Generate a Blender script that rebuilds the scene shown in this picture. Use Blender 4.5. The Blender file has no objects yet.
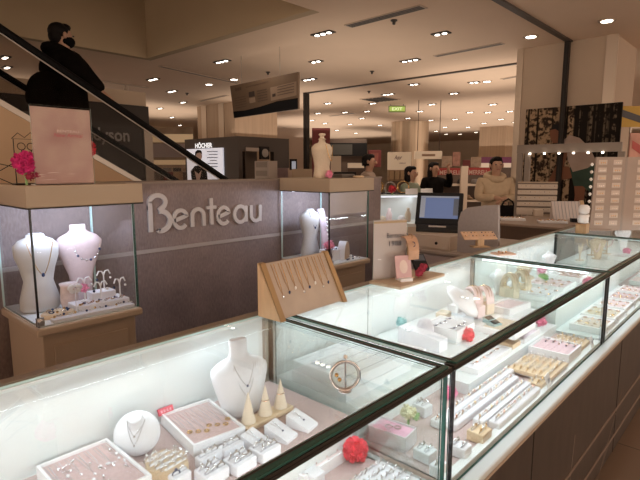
import bpy, bmesh, math, random
from mathutils import Vector, Matrix
random.seed(7)
SC = bpy.context.scene
COL = SC.collection
V = Vector

# ---------------------------------------------------------------- camera, world, exposure, large lights
H, F, YH = 1.5, 500.0, 168.0
PIT = math.atan((240 - YH) / F)
YAW = math.atan(468 / math.hypot(F, 240 - YH))
fw = V((math.cos(YAW), math.sin(YAW), 0)); rt = V((math.sin(YAW), -math.cos(YAW), 0)); up = V((0, 0, 1))
CF = fw * math.cos(PIT) - up * math.sin(PIT); CU = fw * math.sin(PIT) + up * math.cos(PIT)
cam = bpy.data.cameras.new('camera'); camo = bpy.data.objects.new('camera', cam); COL.objects.link(camo)
cam.sensor_fit = 'HORIZONTAL'; cam.sensor_width = 36; cam.lens = 36 * F / 640
cam.clip_start = 0.05; cam.clip_end = 200
camo.matrix_world = Matrix(((rt.x, CU.x, -CF.x, 0), (rt.y, CU.y, -CF.y, 0), (rt.z, CU.z, -CF.z, H), (0, 0, 0, 1)))
SC.camera = camo
w = bpy.data.worlds.new('world'); SC.world = w; w.use_nodes = True
WB = w.node_tree.nodes['Background']; WB.inputs[0].default_value = (1, .75, .57, 1); WB.inputs[1].default_value = 2.0
SC.view_settings.view_transform = 'Standard'; SC.view_settings.look = 'None'
SC.view_settings.exposure = 0.14; SC.view_settings.gamma = 1; SC.view_settings.use_curve_mapping = False
SC.cycles.transparent_max_bounces = 32; SC.cycles.max_bounces = 8


def area(name, loc, sx, sy, power, color, direction=(0, 0, -1)):
    l = bpy.data.lights.new(name, 'AREA'); l.shape = 'RECTANGLE'; l.size = sx; l.size_y = sy
    l.energy = power; l.color = color
    o = bpy.data.objects.new(name, l); COL.objects.link(o)
    d = V(direction).normalized(); z = -d; x = V((1, 0, 0)); y = z.cross(x).normalized()
    x = y.cross(z)
    o.matrix_world = Matrix(((x.x, y.x, z.x, loc[0]), (x.y, y.y, z.y, loc[1]), (x.z, y.z, z.z, loc[2]), (0, 0, 0, 1)))
    return o


def spot(name, loc, power, color, size=1.9, radius=.08, blend=.6):
    l = bpy.data.lights.new(name, 'SPOT'); l.energy = power; l.color = color; l.spot_size = size; l.spot_blend = blend
    l.shadow_soft_size = radius
    o = bpy.data.objects.new(name, l); COL.objects.link(o); o.location = loc
    return o


UPK = .34; UPC = (1, .84, .70); WARM = (1, .82, .66); COOL = (.86, .945, 1.0)
# light bars of the showcases (front top rail and rear top edge) and of the two glass cabinets
for n, x0, x1, pw in (('case', -.62, 1.0, 4.7), ('case', 1.03, 2.41, 3.9), ('case', 2.44, 3.69, 3.3), ('case', 3.73, 5.2, 2.6)):
    area('showcase_light', ((x0 + x1) / 2, .585, 1.036), x1 - x0 - .06, .012, pw, COOL, (0, .55, -1))
    area('showcase_light', ((x0 + x1) / 2, 1.10, 1.037), x1 - x0 - .06, .012, pw * .45, COOL, (0, -.5, -1))
for x0 in (.555, 2.03):
    area('cabinet_light', (x0 + .165, 1.91, 1.358), .31, .03, 2.5, (.66, .77, 1.0), (0, .95, -.42))
# store downlights that give the general warm light
for (x, y, p) in ((1.6, 1.35, 16), (3.4, 1.5, 18), (5.2, .6, 16), (5.4, 2.2, 7), (1.0, .0, 14), (3.5, -.6, 22), (7.4, 4.4, 45), (9.5, 7.5, 60), (12, 8, 60), (9, 4.0, 45),
                  (12, 4.5, 60), (4.4, 5.0, 18), (6.3, .2, 10)):
    spot('downlight_beam', (x, y, 2.93), p, WARM, 2.3)

# added fill lights facing up in mid-air, no real fittings, to brighten the ceiling
for (x, y, z, sx, sy, p) in ((5.2, 4.4, 2.0, 2.5, 2.5, 38), (8.0, 8.0, 2.3, 3, 3, 70), (8.2, 3.6, 2.3, 2.5, 2.5, 60), (12.5, 6.0, 2.3, 4, 4, 120), (12.5, 11.5, 2.4, 4, 4, 130),
                             (17, 8, 2.3, 5, 6, 200), (6.6, 12.5, 2.4, 4, 3, 90), (2.0, 11, 2.4, 4, 3, 70), (17, 15, 2.4, 6, 5, 200), (20, 3, 2.3, 5, 5, 150)):
    area('ceiling_fill_light', (x, y, z), sx, sy, p * UPK, UPC, (0, 0.0001, 1))

# ---------------------------------------------------------------- pixel helpers (photo pixel onto a known plane)
CP = V((0, 0, H))


def ray(px, py): return CF * F + rt * (px - 320) - CU * (py - 240)


def at(px, py, z): d = ray(px, py); return CP + d * ((z - H) / d.z)


def atY(px, py, y): d = ray(px, py); return CP + d * (y / d.y)


def atX(px, py, x): d = ray(px, py); return CP + d * (x / d.x)


def atD(px, py, dep): d = ray(px, py); return CP + d * (dep / d.dot(fw))


# ---------------------------------------------------------------- materials
MATS = {}


def mat(name, c, rough=.5, metal=0, var=.0, scale=20, bump=0, emit=0, ecol=None, stretch=None, spec=None, c2=None):
    if name in MATS: return MATS[name]
    m = bpy.data.materials.new(name); m.use_nodes = True; MATS[name] = m
    nt = m.node_tree; b = nt.nodes['Principled BSDF']
    b.inputs['Base Color'].default_value = (*c, 1); b.inputs['Roughness'].default_value = rough; b.inputs['Metallic'].default_value = metal
    if spec is not None: b.inputs['Specular IOR Level'].default_value = spec
    if var or bump or c2:
        tc = nt.nodes.new('ShaderNodeTexCoord'); mp = nt.nodes.new('ShaderNodeMapping'); no = nt.nodes.new('ShaderNodeTexNoise')
        nt.links.new(tc.outputs['Object'], mp.inputs[0]); nt.links.new(mp.outputs[0], no.inputs['Vector'])
        if stretch: mp.inputs['Scale'].default_value = stretch
        no.inputs['Scale'].default_value = scale; no.inputs['Detail'].default_value = 5
        if var or c2:
            r = nt.nodes.new('ShaderNodeValToRGB'); nt.links.new(no.outputs['Fac'], r.inputs[0])
            r.color_ramp.elements[0].position = .3; r.color_ramp.elements[1].position = .7
            lo = c2 if c2 else tuple(v * (1 - var) for v in c); hi = c if c2 else tuple(min(1, v * (1 + var)) for v in c)
            r.color_ramp.elements[0].color = (*lo, 1); r.color_ramp.elements[1].color = (*hi, 1)
            nt.links.new(r.outputs[0], b.inputs['Base Color'])
        if bump:
            bp = nt.nodes.new('ShaderNodeBump'); bp.inputs['Strength'].default_value = bump; bp.inputs['Distance'].default_value = .01
            nt.links.new(no.outputs['Fac'], bp.inputs['Height']); nt.links.new(bp.outputs[0], b.inputs['Normal'])
    if emit:
        b.inputs['Emission Color'].default_value = (*(ecol or c), 1); b.inputs['Emission Strength'].default_value = emit
    return m


def glass(name, tint=(.95, .985, .97), refl=1.0):
    if name in MATS: return MATS[name]
    m = bpy.data.materials.new(name); m.use_nodes = True; MATS[name] = m
    nt = m.node_tree; nt.nodes.remove(nt.nodes['Principled BSDF'])
    out = nt.nodes['Material Output']; t = nt.nodes.new('ShaderNodeBsdfTransparent'); g = nt.nodes.new('ShaderNodeBsdfGlossy')
    fr = nt.nodes.new('ShaderNodeFresnel'); mx = nt.nodes.new('ShaderNodeMixShader'); mu = nt.nodes.new('ShaderNodeMath'); mu.operation = 'MULTIPLY'
    mu.inputs[1].default_value = refl; fr.inputs['IOR'].default_value = 1.45; g.inputs['Roughness'].default_value = .0
    t.inputs[0].default_value = (*tint, 1)
    nt.links.new(fr.outputs[0], mu.inputs[0]); nt.links.new(mu.outputs[0], mx.inputs[0]); nt.links.new(t.outputs[0], mx.inputs[1])
    nt.links.new(g.outputs[0], mx.inputs[2]); nt.links.new(mx.outputs[0], out.inputs[0])
    return m


GL = glass('clear_glass', (.972, .992, .985), .30)
GLC = glass('cabinet_glass', (.98, .99, .995), .10)
GLE = mat('glass_edge', (.03, .10, .085), .15)
GLE2 = mat('glass_edge_pale', (.55, .72, .70), .2)
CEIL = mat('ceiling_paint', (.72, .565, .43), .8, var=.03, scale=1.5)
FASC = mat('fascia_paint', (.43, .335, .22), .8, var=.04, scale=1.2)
WHITE = mat('white_laminate', (.72, .755, .75), .45, var=.02, scale=6)
WHITEB = mat('white_leatherette', (.76, .76, .79), .55, var=.02, scale=30)
TRAYW = mat('tray_white', (.82, .82, .83), .5)
PINK = mat('pink_felt', (.57, .42, .405), .9, var=.08, scale=90)
PINKL = mat('pink_pale', (.78, .62, .62), .8, var=.05, scale=60)
ROSE = mat('rose_lining', (.85, .45, .60), .7, var=.12, scale=60)
TAUPE = mat('taupe_cloth', (.52, .40, .38), .9, var=.06, scale=120)
WOODL = mat('light_wood', (.68, .52, .34), .55, var=.12, scale=8, stretch=(2, 14, 14))
WOODP = mat('pale_cone_wood', (.74, .62, .48), .6, var=.06, scale=12)
WOODM = mat('mid_wood', (.50, .33, .18), .5, var=.15, scale=7, stretch=(12, 12, 2))
WOODK = mat('oak_display_wood', (.52, .38, .25), .5, var=.10, scale=7, stretch=(12, 12, 2))
WOODE = mat('oak_edge_wood', (.36, .22, .10), .5, var=.12, scale=7)
BEIGE = mat('beige_laminate', (.44, .34, .25), .5, var=.03, scale=5)
CANOPY = mat('canopy_laminate', (.39, .305, .22), .5, var=.03, scale=5)
BROWN = mat('brown_panel', (.054, .041, .035), .42, var=.22, scale=5, stretch=(5, 5, 1.2))
STRIPM = mat('panel_strip', (.20, .15, .12), .35)
SEAM = mat('panel_seam', (.015, .012, .01), .7)
KICK = mat('kickboard', (.03, .022, .02), .6)
EDGEB = mat('brown_edge', (.25, .195, .14), .4, var=.08, scale=9)
RAILM = mat('dark_rail', (.045, .04, .036), .3, metal=.4)
BLACK = mat('black_plastic', (.010, .010, .011), .5, spec=.2)
BLACKG = mat('black_glossy', (.01, .01, .011), .22)
CHROME = mat('chrome', (.75, .75, .76), .18, metal=1)
STEEL = mat('brushed_steel', (.42, .38, .34), .35, metal=.9)
SILVER = mat('silver_jewel', (.80, .80, .82), .18, metal=1)
GOLD = mat('gold_jewel', (.72, .50, .24), .22, metal=1)
ROSEG = mat('rose_gold', (.72, .45, .33), .25, metal=1)
GEM = mat('blue_gem', (.03, .05, .12), .1)
GEMW = mat('white_gem', (.92, .92, .95), .05)
PEARL = mat('pearl', (.85, .82, .78), .2)
RED = mat('red_flower', (.62, .045, .07), .8, var=.35, scale=60)
CORAL = mat('coral_flower', (.80, .09, .12), .8, var=.3, scale=60)
MAG = mat('magenta_flower', (.62, .03, .20), .8, var=.3, scale=60)
PINKF = mat('pink_flower', (.85, .30, .46), .8, var=.3, scale=60)
GREENF = mat('green_leaf', (.30, .52, .22), .7, var=.3, scale=40)
TEALF = mat('teal_paper', (.35, .62, .62), .7, var=.2, scale=40)
OLIVE = mat('cream_flower', (.70, .66, .45), .8, var=.2, scale=40)
REDTAG = mat('red_tag', (.72, .09, .13), .5)
CARDW = mat('card_white', (.85, .85, .85), .6)
INK = mat('ink', (.05, .05, .07), .6)
INKG = mat('grey_ink', (.35, .35, .38), .6)
CREAM = mat('cream_linen', (.62, .52, .40), .8, var=.04, scale=100)
MANW = mat('mannequin_white', (.54, .525, .505), .6)
LED = mat('led_bar', (1, 1, 1), .4, emit=6, ecol=(.95, .98, 1))
BULB = mat('bulb', (1, 1, 1), .4, emit=7, ecol=(1, .90, .76))
SKIN = mat('skin', (.50, .30, .21), .6)
HAIR = mat('black_hair', (.010, .008, .008), .6, spec=.15)
MASKM = mat('black_mask', (.006, .006, .007), .9, spec=.05)
COATB = mat('black_coat', (.008, .007, .007), .9, var=.2, scale=14, bump=.2, spec=.05)
TROUS = mat('dark_trousers', (.015, .015, .018), .8)
STOREW = mat('store_cream', (.60, .48, .36), .7, var=.03, scale=2)


def tile_floor():
    m = bpy.data.materials.new('brown_floor_tile'); m.use_nodes = True; nt = m.node_tree; b = nt.nodes['Principled BSDF']
    tc = nt.nodes.new('ShaderNodeTexCoord'); br = nt.nodes.new('ShaderNodeTexBrick')
    br.offset = 0; br.inputs['Scale'].default_value = 1; br.inputs['Brick Width'].default_value = .6; br.inputs['Row Height'].default_value = .6
    br.inputs['Mortar Size'].default_value = .004
    br.inputs['Color1'].default_value = (.25, .17, .12, 1); br.inputs['Color2'].default_value = (.22, .15, .105, 1); br.inputs['Mortar'].default_value = (.08, .055, .04, 1)
    nt.links.new(tc.outputs['Object'], br.inputs['Vector']); nt.links.new(br.outputs[0], b.inputs['Base Color']); b.inputs['Roughness'].default_value = .3
    return m


def wall_fabric():
    m = bpy.data.materials.new('taupe_wall_covering'); m.use_nodes = True; nt = m.node_tree; b = nt.nodes['Principled BSDF']
    tc = nt.nodes.new('ShaderNodeTexCoord'); n1 = nt.nodes.new('ShaderNodeTexNoise'); n2 = nt.nodes.new('ShaderNodeTexNoise'); mp = nt.nodes.new('ShaderNodeMapping')
    nt.links.new(tc.outputs['Object'], n1.inputs['Vector']); nt.links.new(tc.outputs['Object'], mp.inputs[0]); nt.links.new(mp.outputs[0], n2.inputs['Vector'])
    mp.inputs['Scale'].default_value = (3, 3, 1); n1.inputs['Scale'].default_value = 5; n1.inputs['Detail'].default_value = 6; n2.inputs['Scale'].default_value = 45; n2.inputs['Detail'].default_value = 4
    mx = nt.nodes.new('ShaderNodeMath'); mx.operation = 'ADD'; nt.links.new(n1.outputs['Fac'], mx.inputs[0]); nt.links.new(n2.outputs['Fac'], mx.inputs[1])
    r = nt.nodes.new('ShaderNodeValToRGB'); hv = nt.nodes.new('ShaderNodeMath'); hv.operation = 'MULTIPLY'; hv.inputs[1].default_value = .5
    nt.links.new(mx.outputs[0], hv.inputs[0]); nt.links.new(hv.outputs[0], r.inputs[0])
    r.color_ramp.elements[0].position = .35; r.color_ramp.elements[1].position = .65
    r.color_ramp.elements[0].color = (.160, .120, .112, 1); r.color_ramp.elements[1].color = (.27, .208, .192, 1)
    nt.links.new(r.outputs[0], b.inputs['Base Color']); b.inputs['Roughness'].default_value = .75
    return m


def forest(name, bark, dark, scale, thr):
    m = bpy.data.materials.new(name); m.use_nodes = True; nt = m.node_tree; b = nt.nodes['Principled BSDF']
    tc = nt.nodes.new('ShaderNodeTexCoord'); mp = nt.nodes.new('ShaderNodeMapping'); n1 = nt.nodes.new('ShaderNodeTexNoise'); n2 = nt.nodes.new('ShaderNodeTexNoise')
    mp.inputs['Scale'].default_value = (1, 9, .10)
    nt.links.new(tc.outputs['Object'], mp.inputs[0]); nt.links.new(mp.outputs[0], n1.inputs['Vector']); n1.inputs['Scale'].default_value = scale; n1.inputs['Detail'].default_value = 2
    nt.links.new(tc.outputs['Object'], n2.inputs['Vector']); n2.inputs['Scale'].default_value = 22; n2.inputs['Detail'].default_value = 6
    r1 = nt.nodes.new('ShaderNodeValToRGB'); r1.color_ramp.elements[0].position = thr; r1.color_ramp.elements[1].position = thr + .05
    r2 = nt.nodes.new('ShaderNodeValToRGB'); r2.color_ramp.elements[0].position = .44; r2.color_ramp.elements[1].position = .56
    r2.color_ramp.elements[0].color = (*dark, 1); r2.color_ramp.elements[1].color = (*bark, 1)
    mx = nt.nodes.new('ShaderNodeMix'); mx.data_type = 'RGBA'
    nt.links.new(n1.outputs['Fac'], r1.inputs[0]); nt.links.new(n2.outputs['Fac'], r2.inputs[0]); nt.links.new(r1.outputs[0], mx.inputs[0])
    mx.inputs[6].default_value = (.012, .009, .007, 1); nt.links.new(r2.outputs[0], mx.inputs[7]); nt.links.new(mx.outputs[2], b.inputs['Base Color'])
    b.inputs['Roughness'].default_value = .6; b.inputs['Specular IOR Level'].default_value = .08
    return m


def pinkposter():
    m = bpy.data.materials.new('blush_print'); m.use_nodes = True; nt = m.node_tree; b = nt.nodes['Principled BSDF']
    tc = nt.nodes.new('ShaderNodeTexCoord'); n = nt.nodes.new('ShaderNodeTexNoise'); r = nt.nodes.new('ShaderNodeValToRGB')
    nt.links.new(tc.outputs['Object'], n.inputs['Vector']); n.inputs['Scale'].default_value = 9; n.inputs['Detail'].default_value = 4
    r.color_ramp.elements[0].color = (.40, .22, .20, 1); r.color_ramp.elements[1].color = (.50, .34, .28, 1); r.color_ramp.elements[0].position = .35; r.color_ramp.elements[1].position = .62
    nt.links.new(n.outputs['Fac'], r.inputs[0]); nt.links.new(r.outputs[0], b.inputs['Base Color']); b.inputs['Roughness'].default_value = .5
    return m


# ---------------------------------------------------------------- mesh builder
class MB:
    def __init__(s): s.bm = bmesh.new(); s.mi = 0

    def _f(s, faces):
        for f in faces: f.material_index = s.mi

    def obox(s, c, size, R=None):
        r = bmesh.ops.create_cube(s.bm, size=1)
        M = Matrix.Translation(V(c)) @ (R.to_4x4() if R else Matrix.Identity(4)) @ Matrix.Diagonal((*size, 1))
        bmesh.ops.transform(s.bm, matrix=M, verts=r['verts'])
        s._f({f for v in r['verts'] for f in v.link_faces}); return s

    def box(s, x0, x1, y0, y1, z0, z1): return s.obox(((x0 + x1) / 2, (y0 + y1) / 2, (z0 + z1) / 2), (abs(x1 - x0), abs(y1 - y0), abs(z1 - z0)))

    def bbox(s, x0, x1, y0, y1, z0, z1, b=.004, seg=2):
        r = bmesh.ops.create_cube(s.bm, size=1)
        M = Matrix.Translation(((x0 + x1) / 2, (y0 + y1) / 2, (z0 + z1) / 2)) @ Matrix.Diagonal((x1 - x0, y1 - y0, z1 - z0, 1))
        bmesh.ops.transform(s.bm, matrix=M, verts=r['verts'])
        e = list({e for v in r['verts'] for e in v.link_edges})
        q = bmesh.ops.bevel(s.bm, geom=e, offset=b, segments=seg, affect='EDGES', profile=.5)
        s._f(q['faces']); return s

    def cyl(s, p0, p1, r0, r1=None, seg=12):
        p0, p1 = V(p0), V(p1); r1 = r0 if r1 is None else r1; d = p1 - p0
        r = bmesh.ops.create_cone(s.bm, cap_ends=True, segments=seg, radius1=r0, radius2=r1, depth=d.length)
        M = Matrix.Translation((p0 + p1) / 2) @ d.to_track_quat('Z', 'Y').to_matrix().to_4x4()
        bmesh.ops.transform(s.bm, matrix=M, verts=r['verts']); s._f({f for v in r['verts'] for f in v.link_faces}); return s

    def sph(s, c, r, seg=12, R=None):
        if not isinstance(r, (tuple, list)): r = (r, r, r)
        q = bmesh.ops.create_uvsphere(s.bm, u_segments=seg, v_segments=max(6, seg * 2 // 3), radius=1)
        M = Matrix.Translation(V(c)) @ (R.to_4x4() if R else Matrix.Identity(4)) @ Matrix.Diagonal((*r, 1))
        bmesh.ops.transform(s.bm, matrix=M, verts=q['verts']); s._f({f for v in q['verts'] for f in v.link_faces}); return s

    def loft(s, rings):
        """rings: list of lists of points, the same count each; capped."""
        vs = [[s.bm.verts.new(V(p)) for p in r] for r in rings]; n = len(vs[0]); fs = []
        for a, b in zip(vs[:-1], vs[1:]):
            for i in range(n): fs.append(s.bm.faces.new((a[i], a[(i + 1) % n], b[(i + 1) % n], b[i])))
        fs.append(s.bm.faces.new(vs[0][::-1])); fs.append(s.bm.faces.new(vs[-1])); s._f(fs); return s

    def lathe(s, prof, c=(0, 0, 0), sx=1, sy=1, seg=20, off=None):
        rings = []
        for k, (r, z) in enumerate(prof):
            ox, oy = off(z) if off else (0, 0)
            rings.append([(c[0] + ox + r * sx * math.cos(2 * math.pi * i / seg), c[1] + oy + r * sy * math.sin(2 * math.pi * i / seg), c[2] + z) for i in range(seg)])
        return s.loft(rings)

    def prism(s, pts, vec):
        vec = V(vec); a = [s.bm.verts.new(V(p)) for p in pts]; b = [s.bm.verts.new(V(p) + vec) for p in pts]; n = len(a)
        fs = [s.bm.faces.new(a[::-1]), s.bm.faces.new(b)]
        for i in range(n): fs.append(s.bm.faces.new((a[i], a[(i + 1) % n], b[(i + 1) % n], b[i])))
        s._f(fs); return s

    def tube(s, pts, r, seg=6, closed=False):
        pts = [V(p) for p in pts]; n = len(pts); rings = []
        for i, p in enumerate(pts):
            if closed: t = pts[(i + 1) % n] - pts[i - 1]
            else: t = pts[min(i + 1, n - 1)] - pts[max(i - 1, 0)]
            q = t.to_track_quat('Z', 'Y').to_matrix(); rr = r[i] if isinstance(r, (list, tuple)) else r
            rings.append([p + q @ V((rr * math.cos(2 * math.pi * k / seg), rr * math.sin(2 * math.pi * k / seg), 0)) for k in range(seg)])
        if closed:
            vs = [[s.bm.verts.new(p) for p in rg] for rg in rings]; fs = []
            for i in range(n):
                a, b = vs[i], vs[(i + 1) % n]
                for k in range(seg): fs.append(s.bm.faces.new((a[k], a[(k + 1) % seg], b[(k + 1) % seg], b[k])))
            s._f(fs); return s
        return s.loft(rings)

    def ribbon(s, pts, wd, th, nrm=(0, -1, 0)):
        """flat strip of width wd following pts in a plane with normal nrm, thickness th"""
        nrm = V(nrm); pts = [V(p) for p in pts]; n = len(pts); L = []; Rr = []
        for i, p in enumerate(pts):
            t = (pts[min(i + 1, n - 1)] - pts[max(i - 1, 0)]).normalized(); sd = t.cross(nrm).normalized() * wd / 2
            L.append(p + sd); Rr.append(p - sd)
        for i in range(n - 1): s.prism([L[i], L[i + 1], Rr[i + 1], Rr[i]], nrm * th)
        return s

    def torus(s, c, R, r, axis=(0, 0, 1), seg=20, rs=6):
        q = V(axis).to_track_quat('Z', 'Y').to_matrix()
        return s.tube([V(c) + q @ V((R * math.cos(2 * math.pi * i / seg), R * math.sin(2 * math.pi * i / seg), 0)) for i in range(seg)], r, rs, True)

    def xf(s, M): bmesh.ops.transform(s.bm, matrix=M, verts=s.bm.verts[:]); return s

    def build(s, name, mats, parent=None, loc=None, smooth=False, label=None):
        me = bpy.data.meshes.new(name); bmesh.ops.recalc_face_normals(s.bm, faces=s.bm.faces[:]); s.bm.to_mesh(me); s.bm.free()
        for m in (mats if isinstance(mats, (list, tuple)) else [mats]): me.materials.append(m)
        if smooth:
            for p in me.polygons: p.use_smooth = True
            if smooth == 'auto':
                try: me.set_sharp_from_angle(angle=math.radians(40))
                except Exception: pass
        o = bpy.data.objects.new(name, me); COL.objects.link(o)
        if parent: o.parent = parent
        if loc is not None: o.location = loc
        if label: o['label'] = label
        return o


def thing(name, label, cat, loc=(0, 0, 0), rz=0, group=None):
    o = bpy.data.objects.new(name, None); COL.objects.link(o); o.empty_display_size = .02
    o.location = loc; o.rotation_euler = (0, 0, rz); o['label'] = label; o['category'] = cat
    if group: o['group'] = group
    return o


def tag(o, label, cat, group=None, kind=None):
    o['label'] = label; o['category'] = cat
    if group: o['group'] = group
    if kind: o['kind'] = kind
    return o


def struct(o): o['kind'] = 'structure'; return o


def dup(r0, loc=None, rz=None, label=None, group=None):
    r = r0.copy(); COL.objects.link(r)
    if loc is not None: r.location = loc
    if rz is not None: r.rotation_euler = (0, 0, rz)
    if label: r['label'] = label
    if group: r['group'] = group
    for ch in list(r0.children):
        c = ch.copy(); COL.objects.link(c); c.parent = r
        for g in list(ch.children):
            d = g.copy(); COL.objects.link(d); d.parent = c
    return r


def text(name, s, org, right, upv, width, height, m, parent=None, ext=.002, shear=0, off=0.0):
    cu = bpy.data.curves.new(name, 'FONT'); cu.body = s; cu.size = 1; cu.shear = shear; cu.offset = off; cu.resolution_u = 3
    t = bpy.data.objects.new(name, cu); COL.objects.link(t); dg = bpy.context.evaluated_depsgraph_get()
    me = bpy.data.meshes.new_from_object(t.evaluated_get(dg)); bpy.data.objects.remove(t)
    xs = [v.co.x for v in me.vertices]; ys = [v.co.y for v in me.vertices]
    x0, x1, y0, y1 = min(xs), max(xs), min(ys), max(ys)
    right, upv = V(right).normalized(), V(upv).normalized(); n = right.cross(upv); org = V(org)
    for v in me.vertices: v.co = org + right * ((v.co.x - x0) / (x1 - x0) * width) + upv * ((v.co.y - y0) / (y1 - y0) * height) + n * ext
    me.name = name; me.materials.clear(); me.materials.append(m)
    o = bpy.data.objects.new(name, me); COL.objects.link(o)
    if parent: o.parent = parent
    return o


def pane(name, x0, x1, y0, y1, z0, z1, parent, m=None, edge=None):
    """glass sheet: large faces clear, thin rim faces the green cut edge"""
    b = MB().box(x0, x1, y0, y1, z0, z1); d = (x1 - x0, y1 - y0, z1 - z0); k = d.index(min(d))
    b.bm.normal_update()
    for f in b.bm.faces: f.material_index = 0 if abs(f.normal[k]) > .9 else 1
    return b.build(name, [m or GL, edge or GLE], parent)

# ================================================================ SETTING
ZC = 3.0
FL = tile_floor(); WALLF = wall_fabric()
struct(MB().box(-6, 26, -7, 24, -.06, 0).build('floor', FL))
b = MB(); b.box(3.66, 26, -7, 24, ZC, ZC + .12); b.box(-6, 3.66, -7, 3.5, ZC, ZC + .12); b.box(-6, 3.66, 6.64, 24, ZC, ZC + .12)
struct(b.build('ceiling', CEIL))
# escalator opening in the ceiling: its fascias and the ceiling of the floor above
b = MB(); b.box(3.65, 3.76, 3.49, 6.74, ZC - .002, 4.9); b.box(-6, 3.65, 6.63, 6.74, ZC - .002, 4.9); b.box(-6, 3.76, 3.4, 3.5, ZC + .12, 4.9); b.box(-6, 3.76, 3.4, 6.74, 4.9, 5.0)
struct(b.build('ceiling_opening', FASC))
struct(MB().box(25.9, 26, -7, 24, 0, ZC).build('wall_right', STOREW))
struct(MB().box(-6, 26, 23.9, 24, 0, ZC).build('wall_back', STOREW))
# ceiling tracks
TRK = mat('dark_track', (.05, .038, .03), .5)
struct(MB().box(2.2, 6.6, 2.02, 2.085, ZC - .02, ZC).build('trim_1', TRK))
struct(MB().box(7.40, 7.46, 2.7, 7.3, ZC - .02, ZC).build('trim_2', TRK))
PST = mat('dark_post', (.022, .017, .014), .5, spec=.2)


def post(x, y, wx, wy, label):
    t = thing('shutter_post', label, 'post', (x, y, 0))
    MB().box(-wx, wx, -wy, wy, 0, ZC).build('post_shaft', PST, t)
    MB().box(-wx - .004, -wx, -wy * .25, wy * .25, .0, ZC - .02).build('guide_slot', SEAM, t)


post(6.53, 2.055, .028, .028, 'dark floor to ceiling post in front of the forest poster column')
post(7.43, 7.26, .045, .045, 'dark floor to ceiling post behind the pale necklace mannequin')

# ---- partition wall with the shop name
WY = 2.2
struct(MB().box(-1.5, 3.04, WY, WY + .14, 0, 1.425).build('wall_partition', WALLF))
struct(MB().box(-1.5, 3.045, WY - .005, WY + .15, 1.425, 1.437).build('trim_3', mat('wall_cap', (.22, .17, .14), .5)))
struct(MB().box(-1.5, 3.04, WY - .006, WY, 1.098, 1.116).build('trim_4', mat('pale_inlay', (.34, .30, .28), .5)))
sg = thing('shop_name_sign', 'grey raised Benteau lettering across the taupe partition wall', 'sign', (1.16, WY - .001, 1.17))
LET = mat('sign_grey', (.47, .43, .41), .45)
x0s = 1.255 - 1.16


NL = [0]


def letter(pts, wd=.022): NL[0] += 1; MB().ribbon([(p[0], 0, p[1]) for p in pts], wd, .010 + .0007 * (NL[0] % 4)).build('letter_stroke', LET, sg)


def arc(cx, cz, rx, rz, a0, a1, n=14): return [(cx + rx * math.cos(math.radians(a0 + (a1 - a0) * i / n)), cz + rz * math.sin(math.radians(a0 + (a1 - a0) * i / n))) for i in range(n + 1)]


# measured on the wall: B from x 146 to 170, the rest to 261
def wx(px, py): return atY(px, py, WY)[0] - 1.16


bz = .0
xB0, xB1 = wx(148.5, 215), wx(169, 215); hB = .175; zb = atY(150, 232, WY)[2] - 1.17
letter([(xB0 + .004, zb + hB * .60), (xB0 + .004, zb + hB * .82)] + arc(xB0 + .045, zb + hB * .80, .041, hB * .19, 180, -60) + [(xB0 + .05, zb + hB * .57)], .022)
letter([(xB0 + .004, zb + hB * .72), (xB0 + .004, zb)], .022)
letter([(xB0 + .05, zb + hB * .55)] + arc(xB0 + .055, zb + hB * .28, .052, hB * .27, 80, -100) + [(xB0 + .045, zb + .005)], .024)
zl = zb + .006; xh = .088


def zat(px): return atY(px, 231 - (px - 172) * .12, WY)[2] - 1.17


def e_(xa, xb, z):
    r = (xb - xa) / 2; cx = (xa + xb) / 2; cz = z + xh / 2
    letter([(cx - r * .95, cz - .006), (cx + r * .8, cz + .014)] + arc(cx, cz, r, xh / 2, 18, 318, 22), .02)


def n_(xa, xb, z, flip=False):
    r = (xb - xa) / 2; cx = (xa + xb) / 2
    if flip:
        letter([(xa, z + xh), (xa, z + r)] + arc(cx, z + r, r, r, 180, 360) + [(xb, z + xh)], .02); letter([(xb, z + xh), (xb, z - .004)], .02)
    else:
        letter([(xa, z), (xa, z + xh - r)] + arc(cx, z + xh - r, r, r, 180, 0) + [(xb, z)], .02)


e_(wx(173, 222), wx(186.5, 222), zl); n_(wx(191.5, 222), wx(203, 222), zl)
xt = wx(210.5, 215); letter([(xt, zl + .14), (xt, zl + .002)], .02); letter([(xt - .03, zl + .092), (xt + .03, zl + .092)], .017)
e_(wx(217, 218), wx(228.5, 218), zl)
xa, xb = wx(233.5, 216), wx(245, 216)
letter(arc((xa + xb) / 2, zl + xh / 2, (xb - xa) / 2, xh / 2, 0, 360, 22), .02); letter([(xb, zl + xh), (xb, zl)], .02)
n_(wx(250, 214), wx(259, 214), zl, True)

# ================================================================ SHOWCASE COUNTER
ZT, YF, YB, ZD, ZR = 1.05, .53, 1.16, .735, .83
XA, XE = -.75, 5.3
ct = thing('showcase_counter', 'long brown panelled base with white ledge carrying the glass showcases', 'counter', (2, .8, 0))
L = V((2, .8, 0))


def cbox(name, x0, x1, y0, y1, z0, z1, m, bev=0):
    q = MB()
    if bev: q.bbox(x0 - L.x, x1 - L.x, y0 - L.y, y1 - L.y, z0, z1, bev)
    else: q.box(x0 - L.x, x1 - L.x, y0 - L.y, y1 - L.y, z0, z1)
    return q.build(name, m, ct)


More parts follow.
